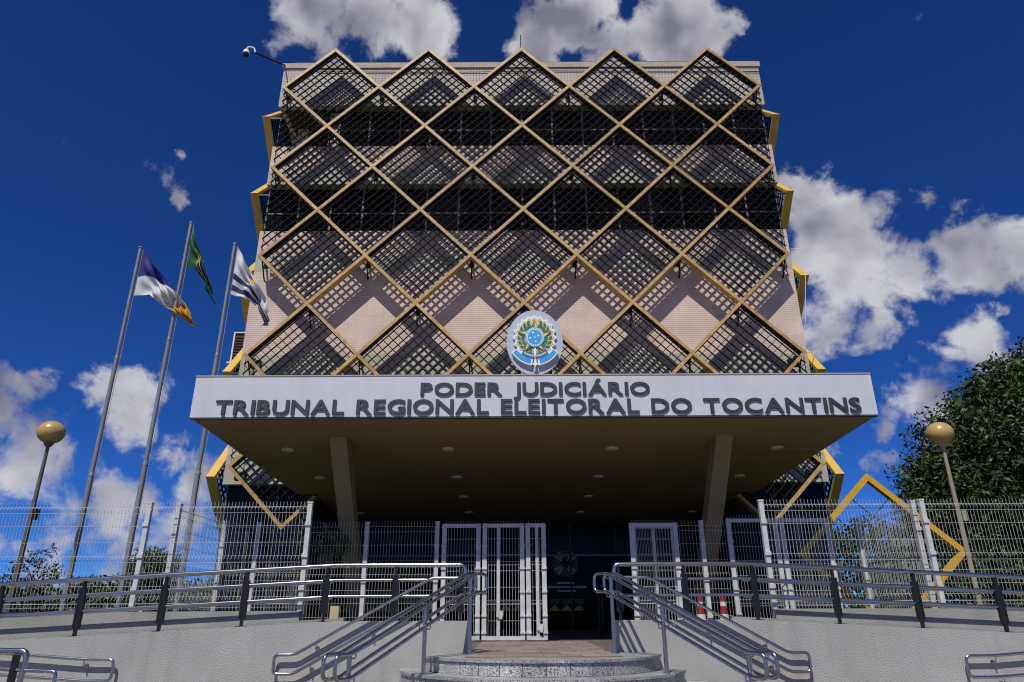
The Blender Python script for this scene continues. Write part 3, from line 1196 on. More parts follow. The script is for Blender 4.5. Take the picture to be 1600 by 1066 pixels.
# louvred box on the left side wall
lb = thing('louvre_box', 'brown louvred plant box with white edges on the left side wall', 'plant box', (C - 9.3, 22.5, e(7.9)))
bx = (C - 10.0, C - HW - .02, 22.2, 23.2, e(7.95), e(9.05))
MB().box(bx[0] + .02, bx[1], bx[2] + .02, bx[3] - .02, bx[4] + .02, bx[5] - .02).build('body', M['louvre'], lb)
for k in range(9):
    z = bx[4] + .1 + k * .105
    MB().bar((bx[0] + .05, bx[2] + .005, z), (bx[1], bx[2] + .005, z), .05, .03).build('slat', M['louvre'], lb)
t = MB()
for xx in (bx[0] + .02, (bx[0] + bx[1]) / 2 + .1):
    t.box(xx - .025, xx + .025, bx[2] - .025, bx[2] + .03, bx[4], bx[5])
t.box(bx[0] - .005, bx[1], bx[2] - .03, bx[3], bx[5] - .019, bx[5] + .02)
t.box(bx[0] - .1, bx[1], bx[2] - .06, bx[3], bx[4] - .03, bx[4] + .019)
t.build('trim', M['white_trim'], lb)

# security camera on its arm at the roof corner
sc_ = thing('security_camera', 'white dome security camera on an arm at the upper left roof corner', 'camera', (x0, YF, e(18.8)))
a = Vector((x0 + .05, YF - .07, e(18.72)))
b = Vector((x0 - .92, YF - .5, e(18.92)))
MB().tube([a, b], .03, 8).build('arm', M['iron'], sc_, smooth=True)
MB().tube(fillet([b, b + Vector((-.06, 0, .22)), b + Vector((-.28, -.05, .22)), b + Vector((-.30, -.05, .02))], .09), .03, 8).build('gooseneck', M['cam_white'], sc_, smooth=True)
cxm, cym, czm = b.x - .30, b.y - .05, b.z
MB().lathe([(.04, czm + .06), (.10, czm + .03), (.12, czm - .06), (.12, czm - .10)], cxm, cym, 18).build('housing', M['cam_white'], sc_, smooth=True)
MB().lathe([(.105, czm - .101), (.10, czm - .16), (.07, czm - .21), (.02, czm - .235)], cxm, cym, 18).build('dome', M['rubber'], sc_, smooth=True)


# ------------------------------------------------------------------ wire fences
def wire_panel(p, q, z0, z1, folds, n_dir, spacing=.057, r=.0028, name='wire_panel', parent=None, spikes=True, extra=()):
    """welded mesh from p to q (x, y) with V folds at the given heights"""
    p, q = Vector((p[0], p[1], 0)), Vector((q[0], q[1], 0))
    L_ = (q - p).length
    t = (q - p).normalized()
    nrm = Vector(n_dir).normalized()
    n = max(2, int(L_ / spacing))
    prof = [(z0, 0)]
    for fz in folds:
        prof += [(fz - .05, 0), (fz, .035), (fz + .05, 0)]
    prof.append((z1 + (.03 if spikes else 0), 0))
    g = MB()
    base = MB().tube([(0, o_ * 0, z) for z, o_ in [(0, 0), (1, 0)]], r, 4, caps=False)
    for k in range(n + 1):
        c_ = p + t * (L_ * k / n)
        g.tube([c_ + nrm * o_ + Vector((0, 0, z)) for z, o_ in prof], r, 4, caps=False)
    hz = set()
    for fz in folds:
        hz |= {round(fz - .05, 3), round(fz + .05, 3)}
    fl = sorted([z0 + .03] + [f_ for f_ in folds] + [z1 - .02])
    for a_, b_ in zip(fl[:-1], fl[1:]):
        m_ = max(1, int((b_ - a_) / .30))
        for j in range(1, m_ + 1):
            hz.add(round(a_ + (b_ - a_) * j / (m_ + 1), 3))
    hz.add(round(z0 + .03, 3))
    for z in hz | set(extra):
        g.tube([p + nrm * .007 + Vector((0, 0, z)), q + nrm * .007 + Vector((0, 0, z))], r * 1.15, 4, caps=False)
    return g.build(name, M['white_wire'], parent)


def fence_post(x, y, z0, z1, parent, w=.075, clips=(.2, .5, .8)):
    g = MB().box(x - w / 2, x + w / 2, y - w / 2, y + w / 2, z0, z1)
    g.box(x - w / 2 - .006, x + w / 2 + .006, y - w / 2 - .006, y + w / 2 + .006, z1, z1 + .025)
    po = g.build('post', M['white_post'], parent)
    c_ = MB()
    for f in clips:
        z = z0 + (z1 - z0) * f
        c_.box(x - w / 2 - .010, x + w / 2 + .010, y - w / 2 - .022, y - w / 2 - .001, z - .03, z + .03)
    tag(c_.build('clip', M['white_post'], po), kind='stuff')
    return po


FZ0, FZ1 = e(.035), e(1.70)
for s in (-1, 1):
    side = 'left' if s < 0 else 'right'
    fo = thing('wire_fence', 'white welded wire fence on the low wall at the far %s' % side, 'fence', (C + s * 6.4, 11.72, FZ0))
    ds = [3.75, 6.42, 9.1, 11.8, 14.5]
    for d in ds:
        fence_post(C + s * d, 11.72, FZ0 - .003, FZ1, fo)
    for a, b in zip(ds[:-1], ds[1:]):
        xa, xb = sorted((C + s * (a + .045), C + s * (b - .045)))
        wire_panel((xa, 11.72), (xb, 11.72), FZ0 + .02, FZ1 - .0, [FZ0 + .16, FZ0 + .78, FZ1 - .10], (0, -1, 0), parent=fo)
    # return fence running back to the gate line
    d = 6.0 if s < 0 else 6.35
    fr = thing('wire_fence', 'white wire fence running back towards the building on the %s' % side, 'fence', (C + s * d, 12.9, FZ0))
    fence_post(C + s * d, 11.86, e(-.5), FZ1, fr)
    fence_post(C + s * d, 13.9, LAND, e(1.66), fr)
    wire_panel((C + s * d, 11.92), (C + s * d, 13.85), e(-.08), FZ1 - .02, [e(.2), e(.8), FZ1 - .12], (s, 0, 0), parent=fr)

# inner fence and gates at the porch line
GYP = 14.0
GZ1 = e(1.64)
fi = thing('wire_fence', 'white wire fence between the left return fence and the folding gate', 'fence', (-3.5, GYP, LAND))
for x in (-5.0, -2.86, -1.48):
    fence_post(x, GYP, LAND, GZ1, fi)
for a, b in ((-5.55, -5.05), (-4.95, -2.91), (-2.81, -1.53)):
    wire_panel((a, GYP), (b, GYP), LAND + .05, GZ1, [LAND + .2, LAND + 1.15, GZ1 - .12], (0, -1, 0), parent=fi)


def gate_leaf(label, xa, xb, y, bars=(), lock=None, ya=None, z1=GZ1 - .02, z0=LAND + .035, group=None, mid=True):
    """framed gate leaf with wire infill from (xa, y) to (xb, ya)"""
    ya = y if ya is None else ya
    g = thing('gate_leaf', label, 'gate', ((xa + xb) / 2, y, z0), group)
    t = Vector((xb - xa, ya - y, 0)).normalized()
    a, b = Vector((xa, y, 0)), Vector((xb, ya, 0))
    nrm = Vector((t.y, -t.x, 0))
    if nrm.y > 0: nrm = -nrm
    w = .085
    for c_ in (a + t * (w / 2), b - t * (w / 2)):
        st = MB().bar(c_ + Vector((0, 0, z0)), c_ + Vector((0, 0, z1)), w, .05, nrm).build('stile', M['white_post'], g)
        hb = MB()
        for f in (.06, .20, .40, .60, .80, .97):
            z = z0 + (z1 - z0) * f
            hb.bar(c_ - t * .05 + nrm * .037 + Vector((0, 0, z)), c_ + t * .05 + nrm * .037 + Vector((0, 0, z)), .035, .022, nrm)
        tag(hb.build('clip', M['white_post'], st), kind='stuff')
    for z in (z0 + .03, z1 - .04):
        MB().bar(a + t * w + Vector((0, 0, z)), b - t * w + Vector((0, 0, z)), .07, .044, nrm).build('rail', M['white_post'], g)
    for f in bars:
        c_ = a + (b - a) * f
        MB().bar(c_ + Vector((0, 0, z0 + .066)), c_ + Vector((0, 0, z1 - .077)), .06, .045, nrm).build('mullion', M['white_post'], g)
    wire_panel((a + t * .06 - nrm * .03).xy, (b - t * .06 - nrm * .03).xy, z0, z1 + .03, [], nrm, parent=g, r=.0032, spacing=.057,
               extra=[z0 + .62, z0 + .68, z0 + 1.33, z0 + 1.39])
    if lock is not None:
        c_ = a + (b - a) * lock[0]
        lk = MB()
        z = z0 + lock[1]
        lk.bar(c_ + nrm * .045 + Vector((-.05, 0, z)), c_ + nrm * .045 + Vector((.07, 0, z)), .11, .035, nrm)
        lk.bar(c_ + nrm * .07 + Vector((.03, 0, z - .09)), c_ + nrm * .07 + Vector((.03, 0, z - .01)), .06, .02, nrm)
        lk.build('lock', M['white_post'], g)
    return g


gate_leaf('closed white gate leaf next to the inner fence, left of the gateway', -1.38, -.63, GYP)
gate_leaf('white gate leaf with a middle bar, second from the dark gateway on its left', -.59, .22, GYP - .02, bars=(.38,), lock=(.40, .45))
gate_leaf('narrow folded white gate leaf at the left edge of the dark gateway', .25, .64, GYP - .04, bars=(.55,), lock=(.62, .22))
gate_leaf('white gate leaf at the right edge of the dark gateway', 2.28, 3.22, GYP - .03, bars=())
gate_leaf('second white gate leaf folded back behind the one right of the gateway', 2.36, 3.24, GYP + .22, ya=GYP + .30, bars=(.5,))
fj = thing('wire_fence', 'white wire fence between the right gate leaf and the tall framed side gate', 'fence', (3.7, GYP, LAND))
fence_post(3.70, GYP, LAND, GZ1, fj)
wire_panel((3.26, GYP), (3.65, GYP), LAND + .05, GZ1, [LAND + .2, LAND + 1.15, GZ1 - .12], (0, -1, 0), parent=fj)
wire_panel((3.75, GYP), (4.15, GYP), LAND + .05, GZ1, [LAND + .2, LAND + 1.15, GZ1 - .12], (0, -1, 0), parent=fj)
gate_leaf('tall framed side gate leaf behind the traffic cones', 4.20, 5.20, GYP, z1=GZ1 + .06)
gate_leaf('tall framed side gate leaf beside the yellow diamond frame', 5.24, 6.22, GYP, z1=GZ1 + .06)


# ------------------------------------------------------------------ ramp guard rails
def guard(s):
    side = 'left' if s < 0 else 'right'
    g = thing('guard_rail', 'polished steel ramp guard rail with dark twin posts %s of the steps' % side, 'railing', (C + s * 4, WALL_Y + .075, wall_top(4)), 'guard rails on the ramp walls')
    X = lambda d: C + s * d
    y = WALL_Y + .075
    H = .74

    def rz(d, h): return wall_top(d) + h
    top = fillet([(X(1.06), y, rz(1, H - .17)), (X(1.06), y, rz(1, H)), (X(2.9), y, rz(2.9, H)), (X(15), y, rz(15, H))], .12, 6)
    MB().tube(top, .032, 12).build('top_rail', M['steel'], g, smooth=True)
    for h in (.54, .325):
        st = [1.52 if h > .5 else 1.1, 2.9, 15]
        MB().tube([(X(d), y, rz(d, h)) for d in st], .021, 10).build('middle_rail', M['steel'], g, smooth=True)
    for d in [1.12, 2.05, 3.03, 4.16, 5.30, 6.45, 7.6, 8.75]:
        zb = wall_top(d)
        p = MB()
        p.box(X(d) - .016, X(d) + .016, y - .028, y + .028, zb + .008, zb + H - .02)
        po = p.build('post', M['post'], g)
        q = MB()
        for k in (-1, 1):
            q.box(X(d) + k * .031 - .0125, X(d) + k * .031 + .0125, y - .032, y + .032, zb + .10, zb + H - .13)
        q.build('post_cheek', M['post'], po)
        MB().box(X(d) - .07, X(d) + .07, y - .045, y + .045, zb + .0005, zb + .008).build('base_plate', M['post'], po)
    # rear handrail of the ramp on the low back wall
    h2 = thing('handrail', 'steel double handrail on the inner side of the %s ramp' % side, 'handrail', (X(5), 11.5, wall_top(5)), 'inner ramp handrails')
    yb = 11.47
    for h in (.575, .335):
        MB().tube([(X(d), yb, rz(d, h)) for d in (3.2, 15)], .021, 8).build('rail', M['steel'], h2, smooth=True)
    for d in (3.9, 5.4, 6.9, 8.4):
        MB().tube(fillet([(X(d), yb + .01, rz(d, .555)), (X(d), yb + .19, rz(d, .52)), (X(d), yb + .19, e(.03))], .05, 4), .011, 6).build('bracket', M['steel'], h2)


guard(-1)
guard(1)


# ------------------------------------------------------------------ stair handrails
def stair_rail(s):
    side = 'left' if s < 0 else 'right'
    g = thing('stair_handrail', 'free-standing double steel handrail down the %s side of the round steps' % side, 'handrail', (C + s * 1.5, 9.0, 0), 'free-standing stair handrails')
    T = Vector((C + s * .96, 10.02, e(.49)))
    B = Vector((C + s * 2.16, 8.02, e(-.41)))
    hd = Vector((T.x - B.x, T.y - B.y, 0)).normalized()
    sd = Vector((hd.y, -hd.x, 0))
    dz = Vector((0, 0, .235))
    for k in (-1, 1):
        o_ = sd * (.085 * k)
        Te, Be = T + hd * .26 + o_, B - hd * .22 + o_
        loop = [Be, B + o_, T + o_, Te, Te - dz, T + o_ - dz, B + o_ - dz, Be - dz]
        MB().tube(fillet(loop, .075, 5, True), .0215, 12, closed=True).build('rail', M['steel'], g, smooth=True)

    def level(p):
        r = math.hypot(p.x - C, p.y - 10.29)
        return 0 if r > 2.80 else LAND - RH * max(0, math.ceil((r - 1.60) / TD - 1e-6))
    for t in (.0, .42, .97):
        p = T + (B - T) * t
        z0 = level(p)
        po = MB().tube([(p.x, p.y, z0 + .004), (p.x, p.y, p.z - .03)], .026, 12).build('post', M['steel'], g, smooth=True)
        MB().lathe([(.05, z0 + .0005), (.05, z0 + .012)], p.x, p.y, 16).build('base_plate', M['steel'], po, smooth=True)
        cl = MB()
        for d_ in (0, 1):
            c_ = p - dz * d_
            cl.tube(fillet([c_ - sd * .085 - Vector((0, 0, .02)), c_ - sd * .085 - Vector((0, 0, .07)), c_ + sd * .085 - Vector((0, 0, .07)), c_ + sd * .085 - Vector((0, 0, .02))], .05, 4), .008, 6)
        cl.build('saddle', M['steel'], po, smooth=True)
    # wall handrail on the plastered wall
    w = thing('wall_handrail', 'double steel handrail sloping down the plastered wall %s of the steps' % side, 'handrail', (C + s * 2.4, 10.2, e(-.4)), 'sloping wall handrails')
    yw = WALL_Y - .085
    X = lambda d: C + s * d
    d_ = .235
    pts = [(X(1.10), yw, e(.445)), (X(1.52), yw, e(.445)), (X(3.33), yw, e(-.525)), (X(3.60), yw, e(-.525)),
           (X(3.60), yw, e(-.525 - d_)), (X(3.33), yw, e(-.525 - d_)), (X(1.62), yw, e(.155))]
    MB().tube(fillet(pts, .065, 5), .021, 12).build('rail', M['steel'], w, smooth=True)
    bk = MB()
    for (d, z) in ((3.05, -.375), (2.2, .08), (3.1, -.64), (2.3, -.21)):
        if e(z) > wall_top(d) - .05: continue
        bk.tube([(X(d), yw, e(z) - .02), (X(d), yw, e(z) - .07), (X(d), WALL_Y - .001, e(z) - .075)], .009, 6)
        bk.tube([(X(d), WALL_Y - .012, e(z) - .075), (X(d), WALL_Y - .0005, e(z) - .075)], .032, 10)
    bk.build('bracket', M['steel'], w)
    # lower ramp handrail on the same wall
    l = thing('wall_handrail', 'double steel handrail with a rounded end low on the wall at the far %s' % side, 'handrail', (X(6.2), 10.2, e(-.7)), 'lower ramp wall handrails')
    dn = 5.75 if s < 0 else 5.70
    pts = [(X(14), yw, e(-.60 + .07 * (14 - dn))), (X(dn + .35), yw, e(-.575)), (X(dn), yw, e(-.575)), (X(dn), yw, e(-.835)), (X(dn + .35), yw, e(-.835)), (X(14), yw, e(-.86 + .07 * (14 - dn)))]
    MB().tube(fillet(pts, .07, 5), .021, 12).build('rail', M['steel'], l, smooth=True)
    bk = MB()
    for d, z in ((dn + .4, -.575), (dn + .45, -.835), (dn + 1.9, -.47), (dn + 1.9, -.73)):
        bk.tube([(X(d), yw, e(z) - .02), (X(d), yw, e(z) - .075), (X(d), WALL_Y - .001, e(z) - .08)], .009, 6)
        bk.tube([(X(d), WALL_Y - .012, e(z) - .08), (X(d), WALL_Y - .0005, e(z) - .08)], .032, 10)
    bk.build('bracket', M['steel'], l)


stair_rail(-1)
stair_rail(1)
# outer guard of the lower left ramp
og = thing('guard_rail', 'dark steel lower ramp railing with rounded end at the bottom left corner', 'railing', (-6, 8.8, 0))
yo = 8.82
MB().tube(fillet([(-14, yo, e(.10)), (-5.95, yo, e(-.40)), (-5.66, yo, e(-.40)), (-5.70, yo, .05)], .09, 6), .032, 12).build('top_rail', M['steel'], og, smooth=True)
MB().tube(fillet([(-14, yo, e(-.12)), (-5.7, yo, e(-.605)), (-5.28, yo, e(-.62)), (-5.28, yo, e(-.90)), (-5.7, yo, e(-.90)), (-14, yo, e(-.42))], .06, 6), .022, 12).build('middle_rail', M['steel'], og, smooth=True)
for x in (-5.78, -7.0, -8.2):
    MB().box(x - .03, x + .03, yo - .03, yo + .03, .003, e(-.43) - (x + 5.95) * .062).build('post', M['post'], og)

# beige junction box beside the ramp post
jb = tag(MB().box(-2.93, -2.79, 11.86, 11.93, LAND + .42, LAND + .62).build('junction_box', M['beige_box']), 'small beige junction box beside the left ramp railing', 'junction box')
MB().box(-2.88, -2.84, 11.88, 11.91, LAND, LAND + .419).build('stand', M['iron'], jb)


# ------------------------------------------------------------------ traffic cones
def cone(x, y, label):
    g = thing('traffic_cone', label, 'traffic cone', (x, y, LAND), 'traffic cones by the side gate')
    z = LAND
    MB().box(x - .19, x + .19, y - .19, y + .19, z + .001, z + .035).build('base', M['rubber'], g)
    prof = [(.135, .036), (.03, .75)]
    bands = [(.036, .12, 0), (.12, .22, 1), (.22, .36, 0), (.36, .47, 1), (.47, .60, 0), (.60, .67, 1), (.67, .78, 0)]
    for a, b, w in bands:
        ra = .125 + (.03 - .125) * (a - .036) / .744
        rb = .125 + (.03 - .125) * (b - .036) / .744
        MB().lathe([(ra, z + a), (rb, z + b - .0005)], x, y, 20).build('band', M['cone_white'] if w else M['cone_red'], g, smooth=True)


cone(3.26, 12.9, 'red and white traffic cone nearer the gateway')
cone(3.66, 12.9, 'red and white traffic cone farther from the gateway')

# ------------------------------------------------------------------ yellow diamond photo frame
yd = thing('diamond_monument', 'big yellow diamond frame standing behind the right wire fence', 'monument', (8.15, 16, LAND))
cx_, cy_, cz_ = 8.15, 16.0, LAND + 1.70
hd_ = 1.75
ang = R(-10)


def ydp(u, z, o_=0):
    return Vector((cx_ + u * math.cos(ang) - o_ * math.sin(ang), cy_ + u * math.sin(ang) + o_ * math.cos(ang), cz_ + z))


nd_ = Vector((-math.sin(ang), math.cos(ang), 0))
cor = [(0, hd_), (hd_, 0), (0, -hd_), (-hd_, 0)]
for k in range(4):
    a, b = cor[k], cor[(k + 1) % 4]
    ia, ib = (a[0] * .905, a[1] * .905), (b[0] * .905, b[1] * .905)
    vs = [ydp(*p, o_) for o_ in (-.1, .1) for p in (a, b, ib, ia)]
    MB().add(vs, [(0, 1, 2, 3), (7, 6, 5, 4), (0, 4, 5, 1), (1, 5, 6, 2), (2, 6, 7, 3), (3, 7, 4, 0)]).build('frame_side', M['yellow'], yd, fix=True)
wr = MB()
for t in (-.5, 0, .5):
    r_ = hd_ * .905
    for fam in (1, -1):
        c0 = Vector((t * r_ / 2, -fam * t * r_ / 2))
        if t < 0 and fam < 0: pass
        h_ = r_ / 2
        a, b = c0 + Vector((-h_, -fam * h_)), c0 + Vector((h_, fam * h_))
        wr.bar(ydp(a.x, a.y), ydp(b.x, b.y), .018, .018, nd_)
wr.build('cross_wires', M['iron'], yd)
_keep = dict(_lm)
for txt, u0, u1, z0_, h_ in (('erto', .28, .62, .52, .14), ('neiro', .28, 1.12, .14, .26), ('tino', .38, 1.16, -.34, .24)):
    hold = yd
    _lm.clear()
    ww = [letter_mesh(c_) for c_ in txt]
    bb = []
    for me in ww:
        co = np.empty(len(me.vertices) * 3)
        me.vertices.foreach_get('co', co)
        co = co.reshape(-1, 3)
        bb.append((co[:, 0].min(), co[:, 0].max()))
    tot = sum(b - a for a, b in bb) + .1 * (len(txt) - 1)
    sx = (u1 - u0) / tot
    u = u0
    for me, (a, b) in zip(ww, bb):
        me.materials.append(M['sign_grey'])
        o = bpy.data.objects.new('letter', me)
        COL.objects.link(o)
        o.parent = yd
        o.matrix_parent_inverse = p_world(yd).inverted()
        o.matrix_basis = (Matrix.Translation(ydp(u - a * sx, z0_, -.02)) @ Matrix.Rotation(ang, 4, 'Z') @ Matrix.Rotation(R(90), 4, 'X')
                          @ Matrix.Diagonal((sx, h_ / .72, .03, 1)))
        u += (b - a + .1) * sx
MB().box(cx_ - .25, cx_ + .25, cy_ - .25, cy_ + .25, LAND - .12, LAND + .14).build('foot', M['yellow'], yd)


# ------------------------------------------------------------------ globe lamps
def globe(x, y, zc, label, pm):
    g = thing('globe_lamp', label, 'lamp', (x, y, e(-.06)), 'amber globe lamp posts')
    r = .245
    z0 = e(-.08) if x < 0 else e(-.52)
    MB().tube([(x, y, z0), (x, y, zc - 1.6), (x, y, zc - r * .8)], [.047, .042, .031], 12).build('pole', pm, g, smooth=True)
    prof = [(max(.002, r * math.sin(math.pi * k / 20)), zc - r * .9 * math.cos(math.pi * k / 20)) for k in range(1, 20)]
    MB().lathe(prof, x, y, 32).build('globe', M['globe'], g, smooth=True)
    MB().lathe([(.05, zc - r * 1.15), (.085, zc - r * .93), (.085, zc - r * .8)], x, y, 16).build('collar', pm, g, smooth=True)
    MB().box(x + .04, x + .12, y - .05, y + .05, zc - 1.66, zc - 1.46).build('switch_box', M['iron'] if x < 0 else pm, g)


globe(-9.0, 13.2, e(3.30), 'globe lamp post with dark pole left of the flagpoles', M['lamp_pole'])
globe(8.32, 13.2, e(3.20), 'globe lamp post with pale pole in front of the big dark tree', M['lamp_pole2'])


# ------------------------------------------------------------------ flags
def color_attr_mat(name):
    m = mat(name, (.5, .5, .5), .75)
    nt = m.node_tree
    a = nt.nodes.new('ShaderNodeVertexColor')
    a.layer_name = 'dye'
    b = nt.nodes['Principled BSDF']
    nt.links.new(a.outputs[0], b.inputs['Base Color'])
    # thin cloth lets some sun through
    tr = nt.nodes.new('ShaderNodeBsdfTranslucent')
    nt.links.new(a.outputs[0], tr.inputs[0])
    mx = nt.nodes.new('ShaderNodeMixShader')
    mx.inputs[0].default_value = .3
    nt.links.new(b.outputs[0], mx.inputs[1])
    nt.links.new(tr.outputs[0], mx.inputs[2])
    nt.links.new(mx.outputs[0], nt.nodes['Material Output'].inputs[0])
    return m


M['cloth'] = color_attr_mat('dyed_flag_cloth')


def flagpole(x, y, ztop, label):
    g = thing('flagpole', label, 'flagpole', (x, y, e(-.08)), 'grey flagpoles in a row')
    z0 = e(-.08)
    h = ztop - z0
    zs = [z0, z0 + h * .34, z0 + h * .66, ztop]
    rs = [.055, .046, .038]
    for k in range(3):
        MB().tube([(x, y, zs[k]), (x, y, zs[k + 1] - .001)], rs[k], 12).build('pole_section', M['pole'], g, smooth=True)
        if k:
            MB().lathe([(rs[k - 1] + .004, zs[k] - .03), (rs[k - 1] + .004, zs[k]), (rs[k] + .002, zs[k] + .05)], x, y, 14).build('joint', M['pole'], g, smooth=True)
    MB().lathe([(.05, ztop), (.05, ztop + .03), (.02, ztop + .05)], x, y, 12).build('cap', M['pole'], g, smooth=True)
    MB().tube([(x + .09, y - .03, ztop - .05), (x + .11, y - .05, ztop - h * .5), (x + .08, y - .03, z0 + 1.2)], .006, 5).build('halyard', M['hair_blue'], g)
    MB().lathe([(.14, z0), (.14, z0 + .02)], x, y, 16).build('base_plate', M['pole'], g)
    return g


def poly_at(pts, t):
    t = max(0, min(1, t))
    seg = [0]
    for a, b in zip(pts[:-1], pts[1:]):
        seg.append(seg[-1] + math.hypot(b[0] - a[0], b[1] - a[1]))
    d = t * seg[-1]
    for i in range(len(pts) - 1):
        if d <= seg[i + 1] + 1e-9:
            f = (d - seg[i]) / (seg[i + 1] - seg[i])
            return (pts[i][0] + (pts[i + 1][0] - pts[i][0]) * f, pts[i][1] + (pts[i + 1][1] - pts[i][1]) * f)
    return pts[-1]


def flag(x, y, ztop, top, bot, dye, label, amp=.11, ph=0.0, fold=2.6):
    nu, nv = 72, 46
    vs, fs, cols = [], [], []
    for j in range(nv + 1):
        v = j / nv
        for i in range(nu + 1):
            u = i / nu
            a, b = poly_at(top, u), poly_at(bot, u)
            px = a[0] + (b[0] - a[0]) * v
            pz = a[1] + (b[1] - a[1]) * v
            k = min(1, u * 3.0)
            w = amp * k * (math.sin(2 * math.pi * (fold * u + .9 * v) + ph) + .5 * math.sin(2 * math.pi * (1.7 * v - 1.3 * u) * 1.6 + ph * 2))
            px += .02 * k * math.sin(9 * u + 7 * v + ph)
            vs.append((x + px, y - .03 + w, ztop - pz))
            cols.append(dye(u, v))
    for j in range(nv):
        for i in range(nu):
            p = j * (nu + 1) + i
            fs.append((p, p + 1, p + nu + 2, p + nu + 1))
    me = bpy.data.meshes.new('flag')
    me.from_pydata(vs, [], fs)
    me.materials.append(M['cloth'])
    at = me.color_attributes.new('dye', 'FLOAT_COLOR', 'POINT')
    at.data.foreach_set('color', np.array([(*c_, 1) for c_ in cols], dtype=np.float32).ravel())
    me.polygons.foreach_set('use_smooth', [True] * len(me.polygons))
    o = bpy.data.objects.new('flag', me)
    COL.objects.link(o)
    return tag(o, label, 'flag')


PY = 14.5
z1_, z2_, z3_ = e(8.10), e(8.77), e(8.18)
flagpole(-8.83, PY, z1_, 'leftmost of the three flagpoles, flying the blue, white and yellow flag')
flagpole(-7.74, PY, z2_, 'tallest, middle flagpole with the green flag')
flagpole(-6.60, PY, z3_, 'flagpole nearest the canopy, with the striped white flag')
BLUE, WHITE, YEL = (.012, .022, .20), (.70, .71, .75), (.62, .30, .01)


def dye1(u, v):
    if v < .62 * (1 - u / .70): return BLUE
    if u > .50 + .30 * (1 - v): return YEL
    dx, dz = (u - .58) / .10, (v - .62) / .16
    r = math.hypot(dx, dz)
    if .75 < r < 1.5 and math.sin(12 * math.atan2(dz, dx)) > .75: return (.35, .25, .18)
    return WHITE


def dye2(u, v):
    a = abs(u - .47) / .34 + abs(v - .42) / .40
    if math.hypot((u - .47) / .15, (v - .42) / .26) < 1:
        return (.60, .60, .62) if abs(v - .42 - (u - .47) * .4) < .05 else (.012, .02, .12)
    if a < 1: return (.68, .52, .02)
    return (.006, .10, .042)


def dye3(u, v):
    if math.hypot((u - .40) / .08, (v - .30) / .13) < 1: return (.70, .42, .02)
    if .56 < v < .69 or .80 < v < .93: return (.015, .018, .10)
    return (.72, .73, .77)


flag(-8.83 + .04, PY, z1_ - .05, [(.05, 0), (.74, .81), (1.05, 1.13), (1.52, 1.82)], [(.05, 1.21), (.41, 1.18), (.68, 1.38), (1.57, 1.99)], dye1,
     'blue, white and yellow flag drooping from the leftmost flagpole', .10, .6)
flag(-7.74 + .04, PY, z2_ - .06, [(.03, 0), (.29, .69), (.65, 1.54), (.83, 2.01)], [(.04, 1.14), (.28, 1.13), (.47, 1.45), (.84, 2.06)], dye2,
     'green flag with yellow and blue centre hanging folded from the middle flagpole', .12, 2.0, 2.2)
flag(-6.60 + .04, PY, z3_ - .06, [(.04, 0), (.39, .56), (.65, .95), (1.05, 1.72)], [(.05, 1.25), (.55, 1.42), (.76, 1.63), (.93, 2.13)], dye3,
     'white flag with two dark blue stripes and a gold sun by the canopy', .11, 1.1)


# ------------------------------------------------------------------ trees and plants
def leaves_mesh(centers, per, spread, size, name, m, parent, seed=1, flat=.55):
    g = np.random.default_rng(seed)
    n = len(centers) * per
    c_ = np.repeat(np.array(centers), per, axis=0)
    off = np.clip(g.normal(size=(n, 3)), -1.5, 1.5) * spread
    p = c_ + off
    nrm = off / (np.linalg.norm(off, axis=1, keepdims=True) + 1e-6) + g.normal(size=(n, 3)) * .8 + np.array([0, 0, flat])
    nrm /= np.linalg.norm(nrm, axis=1, keepdims=True)
    ax = g.normal(size=(n, 3))
    t = np.cross(nrm, ax)
    t /= np.linalg.norm(t, axis=1, keepdims=True)
    b = np.cross(nrm, t)
    L_ = size * g.uniform(.6, 1.3, size=(n, 1))
    w_ = L_ * .36
    bend = nrm * L_ * .12
    v = np.stack([p - t * L_ * .5 - bend, p + b * w_ * .5, p + t * L_ * .5 - bend, p - b * w_ * .5], axis=1).reshape(-1, 3)
    me = bpy.data.meshes.new(name)
    me.vertices.add(4 * n)
    me.vertices.foreach_set('co', v.astype(np.float32).ravel())
    f = np.arange(4 * n).reshape(-1, 4)
    tri = np.concatenate([f[:, [0, 1, 3]], f[:, [1, 2, 3]]], axis=1).reshape(-1, 3)
    me.loops.add(len(tri) * 3)
    me.loops.foreach_set('vertex_index', tri.astype(np.int32).ravel())
    me.polygons.add(len(tri))
    me.polygons.foreach_set('loop_start', np.arange(0, len(tri) * 3, 3, dtype=np.int32))
    me.polygons.foreach_set('loop_total', np.full(len(tri), 3, dtype=np.int32))
    me.materials.append(m)
    me.update()
    me.validate()
    o = bpy.data.objects.new(name, me)
    COL.objects.link(o)
    if parent: link_parent(o, parent)
    return o


def crown_points(cx, cy, cz, rx, ry, rz, n, seed, inner=.45, lobes=9):
    g = np.random.default_rng(seed)
    ld = g.normal(size=(lobes, 3))
    ld /= np.linalg.norm(ld, axis=1, keepdims=True)
    pts = []
    while len(pts) < n:
        d = g.normal(size=3)
        d /= np.linalg.norm(d)
        bump_ = .84 + .18 * max(0, (ld @ d).max()) ** 6 + .035 * g.normal()
        r = g.uniform(inner, 1) ** .5 * bump_
        q = np.array([cx + d[0] * rx * r, cy + d[1] * ry * r, cz + d[2] * rz * r])
        pts.append(q)
    return pts


